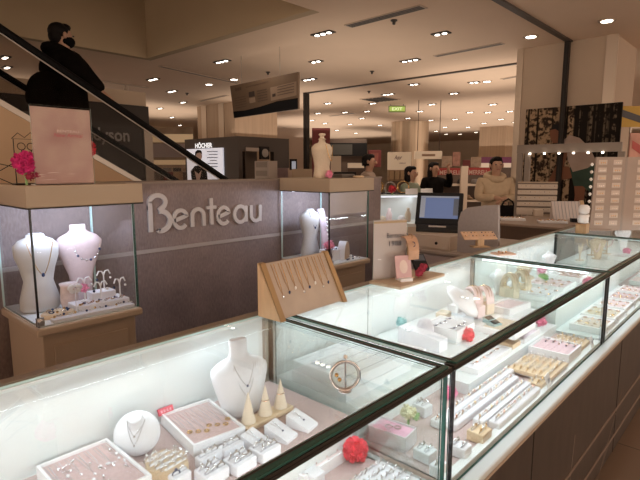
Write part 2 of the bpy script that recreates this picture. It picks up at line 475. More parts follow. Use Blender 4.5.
fp = cbox('front_panel', XA, XE, .51, 1.19, .09, .70, BROWN)
cbox('kickboard', XA, XE, .545, 1.15, 0, .09, KICK)
for z in (.318, .178):
    q = MB().box(XA - L.x, XE - L.x, .5075 - L.y, .511 - L.y, z - .008, z + .008); q.build('inlay_strip', STRIPM, fp)
for x in (.4, 1.55, 2.71, 3.87):
    MB().box(x - .0025 - L.x, x + .0025 - L.x, .5085 - L.y, .511 - L.y, .09, .70).build('panel_seam', SEAM, fp)
SCR = mat('scratch', (.28, .22, .18), .5)
for (p, q) in (((575, 435), (570, 480)), ((622, 390), (600, 470)), ((610, 440), (597, 480))):
    a_, b_ = atY(*p, .5095), atY(*q, .5095)
    MB().ribbon([a_ - L, b_ - L], .003, .001).build('scratch', SCR, fp)
cbox('ledge', XA, XE, .497, 1.19, .70, .722, mat('ledge_white', (.60, .66, .68), .4), .006)
cbox('ledge_edge', XA, XE, .4985, .512, .690, .70, mat('tan_edge', (.45, .36, .28), .5))

cases = [('first', -.62, 1.0), ('second', 1.035, 2.41), ('third', 2.44, 3.69), ('fourth', 3.73, 5.25)]
clab = ['glass showcase nearest the camera, white bust and pink trays inside',
        'glass showcase behind the wooden necklace stand, ring pads and large white collar inside',
        'glass showcase below the forest poster, pale frames and bracelet arches inside',
        'far glass showcase under the tall earring rack, dark back panel']
DARKB = mat('grey_back_panel', (.20, .18, .17), .35)
for i, (nm, x0, x1) in enumerate(cases):
    t = thing('glass_showcase', clab[i], 'showcase', ((x0 + x1) / 2, (YF + YB) / 2, .722)); t['group'] = 'glass showcases on the counter'
    ox, oy, oz = t.location

    def cb(name, a, b_, c, d, e, f, m): return MB().box(a - ox, b_ - ox, c - oy, d - oy, e - oz, f - oz).build(name, m, t)

    def cp(name, a, b_, c, d, e, f, m=None, ed=None): return pane(name, a - ox, b_ - ox, c - oy, d - oy, e - oz, f - oz, t, m, ed)
    cb('deck', x0, x1, YF + .012, YB, .722, ZD, TAUPE if i != 2 else WHITE)
    cb('deck_lip', x0, x1, YF + .006, YF + .03, .722, ZD + .006, WHITE)
    rs = (.80, .82, .74, .75)[i]
    rz_ = cb('riser', x0 + .005, x1 - .005, rs, YB - .004, ZD, ZR, WHITE)
    cb('riser_cloth', x0 + .006, x1 - .006, rs + .002, YB - .01, ZR, ZR + .002, TAUPE if i == 0 else WHITE)
    if i == 1: st_ = cb('front_step', 1.52, x1 - .006, .722, rs, ZD, .775, WHITE)
    cb('back_panel', x0, x1, YB - .004, YB + .006, .722, ZT - .008, WHITE if i < 3 else DARKB)
    cp('front_glass', x0, x1, YF, YF + .006, .724, ZT - .012)
    cp('top_glass', x0, x1, YF + .020, YB, ZT - .010, ZT - .002, None, GLE2)
    cp('end_glass', x1 - .006, x1, YF + .01, YB - .004, ZD, ZT - .012)
    if i: cp('end_glass', x0, x0 + .006, YF + .01, YB - .004, ZD, ZT - .012)
    # dark metal top rail on the front, with the green glass edge on it
    r = cb('front_rail', x0 - .012, x1 + .012, YF - .007, YF + .019, ZT - .018, ZT - .004, RAILM)
    MB().box(x0 - ox, x1 - ox, YF - .004 - oy, YF + .008 - oy, ZT - .004 - oz, ZT + .001 - oz).build('rail_glass_edge', GLE, r)
    cb('rail_line', x0 - .012, x1 + .012, YF - .0085, YF - .007, ZT - .014, ZT - .0095, SEAM)
    cb('light_bar', x0 + .02, x1 - .02, YF + .020, YF + .028, ZT - .022, ZT - .011, RAILM)
    for xx in ((x0, x1) if i else (x1,)):
        cb('corner_post', xx - .004 if xx == x1 else xx - .001, xx + .001 if xx == x1 else xx + .004, YF - .003, YF + .006, .724, ZT - .018, GLE if xx == x1 and i == 0 else BLACKG)
        s_ = -1 if xx == x1 else 1
        for k in (0, .010):
            cb('end_rail', xx + s_ * k - .0025, xx + s_ * k + .0025, YF + .009, YB, ZT - .003, ZT + .001, RAILM if k else GLE)
    cb('corner_profile', x1 - .018, x1 - .006, YB - .018, YB - .004, ZD, ZT - .012, STEEL if i != 2 else BLACKG)
    if 0 < i < 3: cb('panel_joint', (x0 + x1) / 2 - .2, (x0 + x1) / 2 - .197, YB - .006, YB - .004, ZD, ZT - .012, mat('joint_grey', (.45, .48, .47), .4))
    cb('back_rail', x0 - .015, x1 + .02, YB + .0065, YB + .034, ZT - .06, ZT + .0005, EDGEB)
    if i == 2: cb('led_bar', x0 + .012, x0 + .024, .62, 1.12, ZT - .024, ZT - .012, LED)

# ================================================================ CEILING FITTINGS
DKR = mat('fixture_recess', (.03, .025, .02), .6)
FIXM = mat('fixture_trim', (.45, .36, .28), .5)


def fixture(n, nm='recessed_downlight'):
    t = thing(nm, '', 'ceiling light', (0, 0, ZC))
    ln = .09 * n + .02
    fr = MB().box(-.055, .055, -ln / 2, ln / 2, -.012, 0).build('fixture_frame', DKR, t)
    for k in range(n):
        y = (k - (n - 1) / 2) * .09
        MB().cyl((0, y, -.018), (0, y, -.011), .027, seg=12).build('bulb', BULB, t)
    return t


P3, P2 = fixture(3), fixture(2)
P1 = thing('round_downlight', '', 'ceiling light', (0, 0, ZC))
MB().cyl((0, 0, -.012), (0, 0, 0), .085, seg=20).build('trim_ring', FIXM, P1); MB().cyl((0, 0, -.016), (0, 0, -.011), .055, seg=16).build('bulb', BULB, P1)
used = set()
big3 = [((323, 33), 'triple ceiling downlight just right of the stair opening corner'), ((222, 61), 'triple ceiling downlight above and left of the hanging directory sign'),
        ((410, 60), 'triple ceiling downlight between the slot vent and the dark ceiling track'), ((309, 79), 'triple ceiling downlight just right of the hanging directory sign'),
        ((172, 91), 'triple ceiling downlight above the dyson wall end'), ((388, 94), 'triple ceiling downlight just above the green exit sign, by the square vent'),
        ((153, 79), 'triple ceiling downlight high above the grey handrail end, left of the sign')]
big2 = [((441, 33), 'twin ceiling downlight right of the slot vent over the counter'), ((316, 61), 'twin ceiling downlight above the top right corner of the hanging sign'),
        ((414, 84), 'twin ceiling downlight right above the dark ceiling track end'), ((5, 57), 'twin ceiling downlight seen behind the escalator glass, upper one'),
        ((7, 67), 'twin ceiling downlight seen behind the escalator glass, lower one'), ((454, 93), 'twin ceiling downlight above the red shop banner'),
        ((432, 104), 'twin ceiling downlight right of the green exit sign'), ((474, 82), 'twin ceiling downlight left of the forest poster column')]
one = [((607, 20), 'round ceiling downlight right of the dark track over the counter'), ((531, 36), 'round ceiling downlight left of the dark track end'), ((234, 79), 'round ceiling downlight behind the top edge of the hanging sign'),
       ((209, 84), 'round ceiling downlight above the dark kiosk'), ((487, 81), 'round ceiling downlight near the column, left of the poster')]
for src, lst in ((P3, big3), (P2, big2), (P1, one)):
    for (px, py), lab in lst:
        p = at(px, py, ZC); k = id(src)
        if k not in used: used.add(k); o = src; o.location = p; o['label'] = lab; o['group'] = 'downlights in the store ceiling'
        else: o = dup(src, p, 0, lab, 'downlights in the store ceiling')
far = [(183, 102), (172, 117), (362, 118), (373, 103), (367, 111), (420, 111), (408, 118), (493, 104), (501, 119), (470, 112), (455, 119), (325, 123), (337, 130), (431, 120), (484, 123), (445, 127), (468, 127), (510, 111), (488, 112),
       (328, 103), (318, 113), (312, 120), (350, 124), (356, 133), (380, 125), (396, 124), (418, 126), (505, 127), (495, 131), (476, 132), (460, 134), (446, 134), (180, 125), (200, 118), (262, 121), (284, 128), (160, 108), (168, 128), (300, 131), (515, 122), (345, 112), (400, 131), (436, 131)]
for q in far: dup(P2, at(*q, ZC), 0, 'small bright twin spotlight far back in the store ceiling', 'small far ceiling spotlights')


def slot_vent(p, q, wd, label, n=3):
    p, q = V(at(*p, ZC)), V(at(*q, ZC)); c = (p + q) / 2; ln = (q - p).length; a = math.atan2((q - p).y, (q - p).x)
    t = thing('slot_vent', label, 'ceiling vent', c, a, 'slot vents in the ceiling')
    MB().box(-ln / 2, ln / 2, -wd / 2, wd / 2, -.008, 0).build('vent_frame', FIXM, t)
    for k in range(n):
        y = (k - (n - 1) / 2) * wd / (n + .6)
        MB().box(-ln / 2 + .02, ln / 2 - .02, y - wd * .10, y + wd * .10, -.010, -.007).build('slot', DKR, t)


slot_vent((348, 26), (424, 6), .13, 'long three slot ceiling vent nearest the stair opening')
slot_vent((435, 56), (503, 43), .10, 'slot ceiling vent right of the triple downlight, left of the dark track', 2)
slot_vent((160, 66), (238, 83), .08, 'slot ceiling vent left of the hanging directory sign', 1)
slot_vent((502, 79), (528, 74), .10, 'short slot ceiling vent beside the forest poster column', 1)
slot_vent((200, 101), (227, 95), .10, 'short slot ceiling vent above the dark kiosk', 1)
slot_vent((330, 116), (354, 113), .12, 'slot ceiling vent beyond the pale necklace mannequin', 1)
slot_vent((518, 68), (528, 67), .3, 'small dark ceiling grille tight against the forest poster column', 1)
p = at(380, 99, ZC); t = thing('square_vent', 'square dark ceiling vent near the green exit sign', 'ceiling vent', p)
MB().box(-.32, .32, -.32, .32, -.012, 0).build('vent_frame', FIXM, t)
for k in range(6): MB().box(-.28, .28, -.25 + k * .1 - .03, -.25 + k * .1 + .03, -.02, -.01).build('slat', DKR, t)
SPR = [((394, 20), 'small sprinkler head beside the long slot vent'), ((187, 93), 'small sprinkler head above the dark kiosk column'), ((372, 71), 'small round detector between downlights and dark track'), ((369, 91), 'small round detector left of the square vent'), ((268, 72), 'small round detector behind the hanging sign')]
for (q, lab) in SPR:
    t = thing('sprinkler_head', lab, 'sprinkler', at(*q, ZC), 0, 'sprinklers and detectors in the ceiling')
    MB().cyl((0, 0, -.01), (0, 0, 0), .035, seg=12).build('rose_plate', DKR, t); MB().cyl((0, 0, -.045), (0, 0, -.01), .014, .02, seg=8).build('nozzle', DKR, t)

# exit sign
AZ0 = math.atan2(fw.y, fw.x) - math.pi / 2
p = atD(397, 109, 12.2); t = thing('exit_sign', 'green lit exit sign hanging from the store ceiling', 'exit sign', p, AZ0)
EX = mat('exit_green', (.35, .50, .12), .4, emit=.5, ecol=(.42, .55, .12))
q = MB().box(-.2, .2, -.02, .02, -.075, .075).build('sign_box', mat('exit_dark', (.10, .16, .04), .5), t)
for sx in (-.2, .2): q = q
MB().box(-.185, .185, -.026, -.02, -.055, .055).build('light_panel', EX, t)
text('exit_lettering', 'EXIT', (-.12, -.027, -.032), (1, 0, 0), (0, 0, 1), .24, .064, mat('exit_letter', (.8, .9, .6), .5, emit=.8), t, .002)
for sx in (-.15, .15): MB().cyl((sx, 0, .075), (sx, 0, ZC - p.z), .006, seg=6).build('hanger', DKR, t)

# hanging directory sign
X0 = 4.43; ya, yb = 5.80, 4.47
a0, a1, a2, a3 = atX(230, 86, X0), atX(298, 72, X0), atX(298, 109, X0), atX(234, 118, X0)
t = thing('hanging_directory', 'brown hanging directory board with dark swoosh along its bottom edge', 'hanging sign', (X0, (ya + yb) / 2, 2.42))
OG = V(t.location)
HSM = mat('directory_print', (.17, .115, .075), .55, var=.10, scale=3); HSD = mat('directory_dark', (.010, .010, .011), .6, spec=.1)
MB().prism([a0 - OG, a1 - OG, a2 - OG, a3 - OG], (.03, 0, 0)).build('board', HSM, t)


def onb(u, v): return (a0 * (1 - u) + a1 * u) * (1 - v) + (a3 * (1 - u) + a2 * u) * v - OG


sw = [onb(0, .80), onb(.2, .82), onb(.45, .78), onb(.7, .70), onb(1, .70), onb(1, 1), onb(.0, 1)]
MB().prism([p + V((-.003, 0, 0)) for p in sw], (.003, 0, 0)).build('swoosh', HSD, t)
HSL = mat('directory_light', (.30, .22, .16), .6); HSI = mat('directory_ink', (.05, .035, .03), .6)
b = MB()
b.prism([onb(.62, .28), onb(.98, .24), onb(.98, .62), onb(.62, .66)], (-.002, 0, 0)); b.build('light_block', HSL, t); b = MB(); b.prism([onb(.29, .48), onb(.38, .47), onb(.38, .62), onb(.29, .63)], (-.002, 0, 0)); b.build('light_block', HSL, t)
b = MB()
b.prism([onb(.29, .30), onb(.38, .29), onb(.38, .44), onb(.29, .45)], (-.002, 0, 0)); b.build('dark_block', HSI, t); b = MB(); b.prism([onb(.645, .48), onb(.69, .47), onb(.69, .55), onb(.645, .56)], (-.004, 0, 0)); b.build('dark_block', HSI, t)
b = MB()
for k in range(3): b.prism([onb(.08 + k * .035, .10), onb(.105 + k * .035, .095), onb(.105 + k * .035, .19), onb(.08 + k * .035, .195)], (-.002, 0, 0))
for k in range(5):
    v = .30 + k * .075
    b.prism([onb(.42, v), onb(.57, v - .01), onb(.57, v + .02), onb(.42, v + .03)], (-.002, 0, 0))
    if k < 4: b.prism([onb(.72, v), onb(.95, v - .02), onb(.95, v + .0), onb(.72, v + .02)], (-.004, 0, 0))
    b.prism([onb(.05, v + .1), onb(.24, v + .085), onb(.24, v + .105), onb(.05, v + .12)], (-.002, 0, 0))
b.prism([onb(.25, .13), onb(.60, .08), onb(.60, .10), onb(.25, .15)], (-.002, 0, 0)); b.build('printed_lines', mat('directory_faded_ink', (.11, .075, .055), .6), t)
for u in (.18, .75):
    p = onb(u, 0); MB().cyl(p + V((.015, 0, 0)), (p.x + .015, p.y, ZC - OG.z), .004, seg=6).build('wire', STEEL, t)

# ================================================================ ESCALATOR AND RIDER
YN, YFAR = 5.0, 6.2
es = thing('escalator', 'escalator with dark handrails and tan side cladding behind the partition wall', 'escalator', (2.0, 5.6, 0))
EO = V(es.location)
HR = mat('handrail_rubber', (.006, .006, .007), .6, spec=.15); ESC = mat('escalator_cladding', (.62, .44, .28), .6, var=.05, scale=2); ESG = glass('balustrade_glass', (.86, .84, .82), .08)


def line(p0, p1, dx):  # two photo points on the near plane give a straight slope
    return p0, p1


h0, h1 = atY(0, 28, YN), atY(232, 184, YN); sl = (h1.z - h0.z) / (h1.x - h0.x)
k0, k1 = atY(0, 103, YN), atY(125, 180, YN)


def hz(x): return h0.z + sl * (x - h0.x)


def kz(x): return k0.z + sl * (x - k0.x)


xa, xb = -1.0, 3.9
for yy, tg in ((YN, 1), (YFAR, 0)):
    MB().tube([V((xa, yy, hz(xa))) - EO, V((xb, yy, hz(xb))) - EO], .036, 8).build('handrail', HR, es)
    MB().tube([V((xa, yy - .02, hz(xa) - .05)) - EO, V((xb, yy - .02, hz(xb) - .05)) - EO], .006, 6).build('rail_trim', mat('rail_trim_light', (.55, .52, .48), .3), es)
    g = MB().prism([V((xa, yy, hz(xa) - .05)) - EO, V((xb, yy, hz(xb) - .05)) - EO, V((xb, yy, kz(xb))) - EO, V((xa, yy, kz(xa))) - EO], (0, .012, 0)); g.build('glass_balustrade', ESG, es)
    MB().prism([V((xa, yy - .06, kz(xa) + .02)) - EO, V((xb, yy - .06, kz(xb) + .02)) - EO, V((xb, yy - .06, kz(xb) - .035)) - EO, V((xa, yy - .06, kz(xa) - .035)) - EO], (0, .14, 0)).build('deck_trim', STEEL, es)
    x_ = 3.9
    MB().prism([V((xa, yy - .05, kz(xa) - .035)) - EO, V((x_, yy - .05, kz(x_) - .035)) - EO, V((x_, yy - .05, max(.02, kz(x_) - 1.2))) - EO, V((x_ - 1.4, yy - .05, .02)) - EO, V((xa, yy - .05, .02)) - EO], (0, .12, 0)).build('side_cladding', ESC, es)
for k in range(18):
    x = -.9 + k * .3
    z = kz(x) - .14
    MB().box(x - EO.x, x + .42 - EO.x, YN + .08 - EO.y, YFAR - .08 - EO.y, z - .22, z).build('step', mat('escalator_step', (.05, .05, .05), .5), es)


def skin(name, vs, ed, m, parent, root=0, sub=2, label=None):
    me = bpy.data.meshes.new(name); me.from_pydata([v[0] for v in vs], ed, []); o = bpy.data.objects.new(name, me); COL.objects.link(o); me.materials.append(m)
    md = o.modifiers.new('skin', 'SKIN'); md.use_smooth_shade = True
    ly = me.skin_vertices[0].data
    for i, v in enumerate(vs):
        r = v[1] if isinstance(v[1], tuple) else (v[1], v[1]); ly[i].radius = r; ly[i].use_root = (i == root)
    s = o.modifiers.new('sub', 'SUBSURF'); s.levels = sub; s.render_levels = sub
    if parent: o.parent = parent
    if label: o['label'] = label
    return o


def person(label, loc, rz, h, arms, coat, hair_len, coat_hem=.46, leg=TROUS, lean=0, head_turn=0, hairm=HAIR, hood=False, mask=False, cat='person', bulk=1.0, stride=.0, bulge=0):
    """standing figure, faces local -y; arms = for L and R: (elbow, wrist, fingertip direction) in units of body height"""
    t = thing('person', label, cat, loc, rz)
    S = h

    def P(x, y, z): return (x * S, (y - lean * max(0, z - .5)) * S, z * S)
    vs = []; ed = []

    def add(p, r, prev=None):
        vs.append((P(*p), (r[0] * S, r[1] * S) if isinstance(r, tuple) else r * S))
        if prev is not None: ed.append((prev, len(vs) - 1))
        return len(vs) - 1
    pel = add((0, 0, .53), (.085, .06)); sp = add((0, .005, .62), (.075, .055), pel); ch = add((0, .005, .73), (.092, .06), sp); nb = add((0, .005, .815), (.05, .04), ch)
    nk = add((0, 0, .85), .03, nb); hl = add((0, -.012, .885), (.038, .042), nk); hm = add((0, -.008, .93), (.046, .056), hl); ht = add((0, 0, .97), (.04, .046), hm)
    for s in (1, -1):
        hp = add((.05 * s, 0, .50), .05, pel); kn = add((.055 * s, -.012 - stride * s, .28), .034, hp); an = add((.058 * s, .012 - stride * s, .05), .022, kn); add((.065 * s, -.075 - stride * s, .018), (.02, .016), an)
    hands = []
    for s, (el, wr, fd) in zip((1, -1), arms):
        sh = add((.105 * s, .005, .80), .036, ch); e = add(el, .026, sh); wq = add(wr, .017, e)
        d = V(fd).normalized(); pm = V(wr) + d * .028; pi = add(tuple(pm), (.02, .012), wq)
        sd = d.cross(V((0, 0, 1)) if abs(d.z) < .8 else V((0, 1, 0))).normalized(); dn = d.cross(sd).normalized()
        if dn.z > 0: dn = -dn
        for k, ln in enumerate((.040, .046, .043, .034)):
            o_ = sd * (.0095 * (k - 1.5)); f0 = add(tuple(pm + o_ + d * .022), .0055, pi); f1 = add(tuple(pm + o_ * 1.1 + d * (.022 + ln * .5) + dn * .006), .005, f0); add(tuple(pm + o_ * 1.1 + d * (.018 + ln * .85) + dn * .020), .0045, f1)
        th0 = add(tuple(pm + sd * .020 * s - d * .004 + dn * .006), .006, pi); add(tuple(pm + sd * .026 * s + d * .018 + dn * .014), .005, th0)
    skin('body', vs, ed, SKIN, t)
    # clothing
    cv = []; ce = []

    def ca(p, r, prev=None):
        cv.append((P(*p), (r[0] * S * bulk, r[1] * S * bulk) if isinstance(r, tuple) else r * S * bulk))
        if prev is not None: ce.append((prev, len(cv) - 1))
        return len(cv) - 1
    hem = ca((0, 0, coat_hem), (.115, .085)); a = ca((0, 0, .56), (.108, .08), hem); a2 = ca((0, .005, .66), (.102, .075), a); a3 = ca((0, .005, .75), (.108, .075), a2); a4 = ca((0, .008, .822), (.062, .052), a3); a5 = ca((0, .006, .846), (.046, .046), a4)
    if bulge:
        bb = ca((0, .085 + bulge * .3, .70), (.07, .055), a2); bb2 = ca((0, .09 + bulge * .6, .62), (.075, .06), bb); ca((0, .07 + bulge, .50), (.085, .06), bb2)
    for s, (el, wr, fd) in zip((1, -1), arms):
        b1 = ca((.112 * s, .006, .795), .045, a3); b2 = ca(el, .038, b1); wv = V(wr); ev = V(el); ca(tuple(ev.lerp(wv, .92)), .028, b2)
    skin('jacket', cv, ce, coat, t)
    if coat_hem > .3:
        tv = [(P(0, 0, .52), (.098 * S, .075 * S))]; te = []
        for s in (1, -1):
            n = len(tv); tv += [(P(.055 * s, 0, .47), .062 * S), (P(.058 * s, -.008 - stride * s, .28), .046 * S), (P(.06 * s, .012 - stride * s, .06), .036 * S)]; te += [(0, n), (n, n + 1), (n + 1, n + 2)]
        skin('trousers', tv, te, leg, t)
    for s in (1, -1):
        MB().sph(P(.062 * s, -.035 - stride * s, .022), (.03 * S, .075 * S, .022 * S), 10).build('shoe', BLACK, t, smooth=True)
    # head details
    R = Matrix.Rotation(head_turn, 3, 'Z')
    hc = V(P(0, -.008, .93))
    q = MB().sph(P(0, .014, .950), (.051 * S, .056 * S, .048 * S), 14); q.sph(P(0, .032, .925), (.046 * S, .036 * S, .045 * S), 12); q.sph(P(0, -.02, .975), (.036 * S, .034 * S, .022 * S), 10)
    if hair_len > 0: q.lathe([(.03 * S, -hair_len * S), (.058 * S, -hair_len * S * .8), (.06 * S, -.04 * S), (.048 * S, .03 * S), (.02 * S, .045 * S)], P(0, .022, .93), 1.0, .72, 14)
    q.build('hair', hairm, t, smooth=True)
    if not mask: MB().sph(P(0, -.066, .915), (.008 * S, .012 * S, .014 * S), 8).build('nose', SKIN, t, smooth=True)
    for s in (1, -1):
        MB().sph(P(.02 * s, -.058, .932), (.008 * S, .005 * S, .004 * S), 8).build('eye', INK, t); MB().sph(P(.05 * s, -.002, .925), (.008 * S, .012 * S, .018 * S), 8).build('ear', SKIN, t, smooth=True)
    if mask:
        MB().sph(P(0, -.024, .900), (.046 * S, .048 * S, .036 * S), 14).build('face_mask', MASKM, t, smooth=True)
    else:
        MB().sph(P(0, -.056, .895), (.016 * S, .006 * S, .004 * S), 8).build('mouth', mat('lips', (.40, .16, .13), .5), t)
    if hood:
        MB().torus(P(0, .022, .835), .062 * S, .030 * S, (0, -.35, 1), 18, 8).build('hood', coat, t, smooth=True)
    return t


def loc_in(loc, rz, h, wp):
    q = Matrix.Rotation(-rz, 3, 'Z') @ (V(wp) - V(loc)); return tuple(q / h)


ON = V(atY(64, 17, 5.50)); feet = ON.z - 1.86
RL = (ON.x - .04, 5.50, feet); RH = 1.80
hl_ = loc_in(RL, math.pi / 2, RH, atY(104, 95, 5.02)); el_ = loc_in(RL, math.pi / 2, RH, atY(84, 76, 5.12))
person('rider in a bulky black coat and black mask holding the escalator handrail', RL, math.pi / 2, RH,
       (((.15, .02, .63), (.13, -.10, .53), (0, -1, -.5)), (el_, hl_, (0, -1, -.6))), COATB, .0, .30, mask=True, hood=True, bulk=1.55, bulge=.05)

# ================================================================ STORE BEHIND
DK = mat('store_dark_panel', (.030, .022, .018), .5, var=.1, scale=2)
# dyson wall
y = 7.5
xl, xr = -2.0, atY(150, 140, y)[0]; zt = atY(120, 104, y)[2]; zt2 = atY(120, 90, y)[2]
t = thing('shop_wall', 'dark shop wall with grey dyson lettering behind the escalator', 'shop wall', ((xl + xr) / 2, y, 0)); O = V(t.location)
MB().box(xl - O.x, xr - O.x, 0, .12, 0, zt).build('dark_panel', DK, t)
MB().box(xl - O.x, xr - O.x - .05, -.02, .12, zt, zt2).build('soffit', STOREW, t)
px0 = atY(144, 150, y)[0]; MB().box(px0 - O.x, px0 + .14 - O.x, -.03, .0, 0, zt - .35).build('metal_trim', STEEL, t)
lo, hi = atY(93, 141, y), atY(129, 141, y)
text('dyson_lettering', 'dyson', (lo.x - O.x, -.002, lo.z - .05), (1, 0, 0), (0, 0, 1), hi.x - lo.x, .25, mat('dyson_grey', (.36, .34, .33), .4), t, .02, off=.02)

# kiosk with light box
kc = atD(238, 136, 10.0); kx, ky, kz_ = kc.x, kc.y, kc.z
KD = mat('kiosk_dark', (.055, .040, .033), .5)
t = thing('kiosk', 'dark sales kiosk with a lit portrait poster and white roof lettering', 'kiosk', (kx, ky, 0)); O = V(t.location)
yl = atX(185, 150, kx)[1]; xr = atY(289, 150, ky)[0]; zk = kz_
MB().box(0, xr - kx, 0, .12, zk - .28, zk).build('front_beam', KD, t); MB().box(0, .12, .12, yl - ky, zk - .28, zk).build('side_beam', KD, t)
MB().box(0, .10, 0, yl - ky, 0, zk - .28).build('side_wall', KD, t)
x1 = atY(262, 160, ky)[0]; MB().box(.1, x1 - kx, .35, .42, 0, zk - .28).build('inner_wall', mat('kiosk_inner', (.035, .025, .02), .5), t)
x0 = atY(252, 160, ky)[0]; x1 = atY(264, 160, ky)[0]; MB().box(x0 - kx, x1 - kx, .22, .34, 0, zk - .28).build('door_leaf', mat('kiosk_brown', (.10, .07, .05), .5), t)
x0 = atY(274, 160, ky)[0]; MB().box(x0 - kx, xr - kx, .0, .12, zk - .62, zk - .28).build('corner_panel', KD, t)
MB().box(.1, xr - kx, .02, .10, 0, 1.05).build('counter_front', KD, t)
MB().box(.06, xr - kx, yl - ky - .1, yl - ky, 0, zk).build('rear_wall', KD, t)
ya_, yb_ = atX(188, 160, kx)[1], atX(224, 160, kx)[1]; zt_ = atX(206, 148.5, kx)[2]; zb_ = 1.15
LBX = mat('light_box', (.85, .87, .92), .4, emit=.42, ecol=(.85, .88, 1)); lb = MB().box(-.03, 0, yb_ - ky, ya_ - ky, zb_, zt_).build('light_box', LBX, t)
# portrait print on the light box: hair, face, suit, text lines
PD = mat('print_dark', (.02, .018, .018), .6, spec=.08); PF = mat('print_face', (.48, .33, .27), .5, emit=.08); PG = mat('print_grey', (.35, .36, .42), .5, emit=.1)


def lbp(px, py): return atX(px, py, kx) - O + V((-.031, 0, 0))


MB().prism([lbp(*q) for q in ((193, 180), (192, 171), (196, 166), (203, 165), (208, 171), (209, 180))], (-.003, 0, 0)).build('suit_print', PD, lb)
MB().prism([lbp(*q) for q in ((197, 152), (202, 151), (203.5, 156), (202, 161), (199, 162), (197, 159))], (-.004, 0, 0)).build('face_print', PF, lb)
MB().prism([lbp(*q) for q in ((196.5, 157), (196.5, 152), (199, 149.8), (202.5, 150.5), (203.5, 154), (201, 152.5), (198, 153.5))], (-.006, 0, 0)).build('hair_print', PD, lb)
MB().prism([lbp(*q) for q in ((196, 171), (200, 174), (203, 170), (201, 180), (198, 180))], (-.005, 0, 0)).build('necklace_print', PF, lb)
b = MB()
for k, (w0, w1) in enumerate(((208, 219), (210, 219), (208, 219), (211, 218), (209, 219), (212, 219))): b.prism([lbp(w0, 151 + k * 3), lbp(w1, 151 + k * 3), lbp(w1, 152 + k * 3), lbp(w0, 152 + k * 3)], (-.003, 0, 0))
b.build('print_lines', PG, lb)
q0, q1 = atX(196, 146, kx), atX(213, 144, kx)
text('kiosk_lettering', 'H\u00d4CHER', (-.002, q0.y - ky, q0.z - .05), (0, -1, 0), (0, 0, 1), q0.y - q1.y, .125, mat('lit_letters', (.9, .9, .9), .4, emit=.9), t, .02, off=.03)
p0, p1 = atY(245, 149, ky), atY(258, 149, ky); MB().box(p0.x - kx, p1.x - kx, -.03, 0, p0.z - .04, p0.z + .03).build('name_plate', mat('plate_grey', (.42, .36, .32), .5), t)
c = atY(265, 153, ky - .05) - O; r_ = MB().box(c.x - .12, c.x + .12, -.05, -.0, c.z - .13, c.z + .13).build('round_sign_panel', BLACK, t)
MB().cyl((c.x, -.065, c.z), (c.x, -.05, c.z), .085, seg=20).build('round_sign', mat('sign_pale', (.35, .32, .30), .5), r_)

p0 = atD(266, 171, 9.6); t = thing('white_cabinet', 'white display cabinet with drawers standing in front of the dark kiosk', 'cabinet', (p0.x, p0.y, 0)); zz = atD(266, 161, 9.6)[2]
MB().box(-.11, .11, -.2, .2, 0, zz).build('body', mat('cab_grey', (.42, .36, .32), .5), t)
for k in range(3): MB().box(-.115, -.11, -.16, .16, zz - .12 - k * .16, zz - .02 - k * .16).build('drawer', mat('cab_grey_dark', (.28, .24, .21), .5), t)

# structural columns
CLB = mat('column_stone', (.40, .29, .20), .5, var=.10, scale=3, stretch=(6, 6, .3)); CLM = mat('column_metal', (.55, .46, .37), .35, metal=.5)


def column(name, x0, x1, y0, y1, strips=(), m=CLB):
    o = struct(MB().box(x0, x1, y0, y1, 0, ZC).build(name, m))
    for k, (a, b_, c, d) in enumerate(strips): MB().box(a, b_, c, d, 0, ZC).build('column_strip', CLM, o)
    return o


cA = atD(193, 105, 12.6); cB = atD(253, 104, 12.6); cM = atD(215, 105, 12.2)
column('column_2', cM.x, cM.x + 1.3, cM.y - .75, cM.y + .75, ((cM.x - .02, cM.x, cM.y + .35, cM.y + .55), (cM.x - .02, cM.x, cM.y - .35, cM.y - .15)))
c2 = atD(410, 130, 17.0)
t = struct(MB().cyl((c2.x, c2.y, 0), (c2.x, c2.y, ZC), .62, seg=28).build('column_3', mat('chrome_column', (.50, .40, .30), .3, metal=.75, var=.2, scale=2, stretch=(4, 4, .01)), smooth='auto'))
c3 = atD(498, 140, 19); column('column_4', c3.x - .5, c3.x + .5, c3.y - .5, c3.y + .5)
# poster column
PX = 6.62
column('column_5', PX, PX + 1.0, 1.56, 2.66, ((PX - .015, PX + .02, 2.60, 2.68), (PX - .015, PX + .02, 1.54, 1.66)), mat('column_beige', (.46, .36, .27), .55, var=.03, scale=2))
pt = thing('forest_poster', 'large poster of a crouching hiker in a birch forest on the beige column', 'poster', (PX - .02, 2.0, 1.6)); O = V(pt.location)
zt = atX(560, 107, PX - .03)[2]; zb = 1.0
ym = atX(572, 150, PX - .03)[1]; y1_ = atX(524.5, 150, PX - .03)[1]; y0_ = atX(620, 140, PX - .03)[1]
MB().box(-.03, 0, ym - O.y, y1_ - O.y, zb - O.z, zt - O.z).build('birch_print', forest('birch_print', (.34, .24, .15), (.03, .02, .014), 1.3, .40), pt)
MB().box(-.03, 0, y0_ - O.y, ym - O.y, zb - O.z, zt - O.z).build('dark_forest_print', forest('dark_forest_print', (.13, .10, .07), (.012, .009, .007), 1.5, .50), pt)


def pp(px, py, k=0): return atX(px, py, PX - .05) - O + V((-.002 - .003 * k, 0, 0))


def flat(name, pts, m, k=0): MB().prism([pp(a, b_, k) for a, b_ in pts], (-.002, 0, 0)).build(name, m, pt)


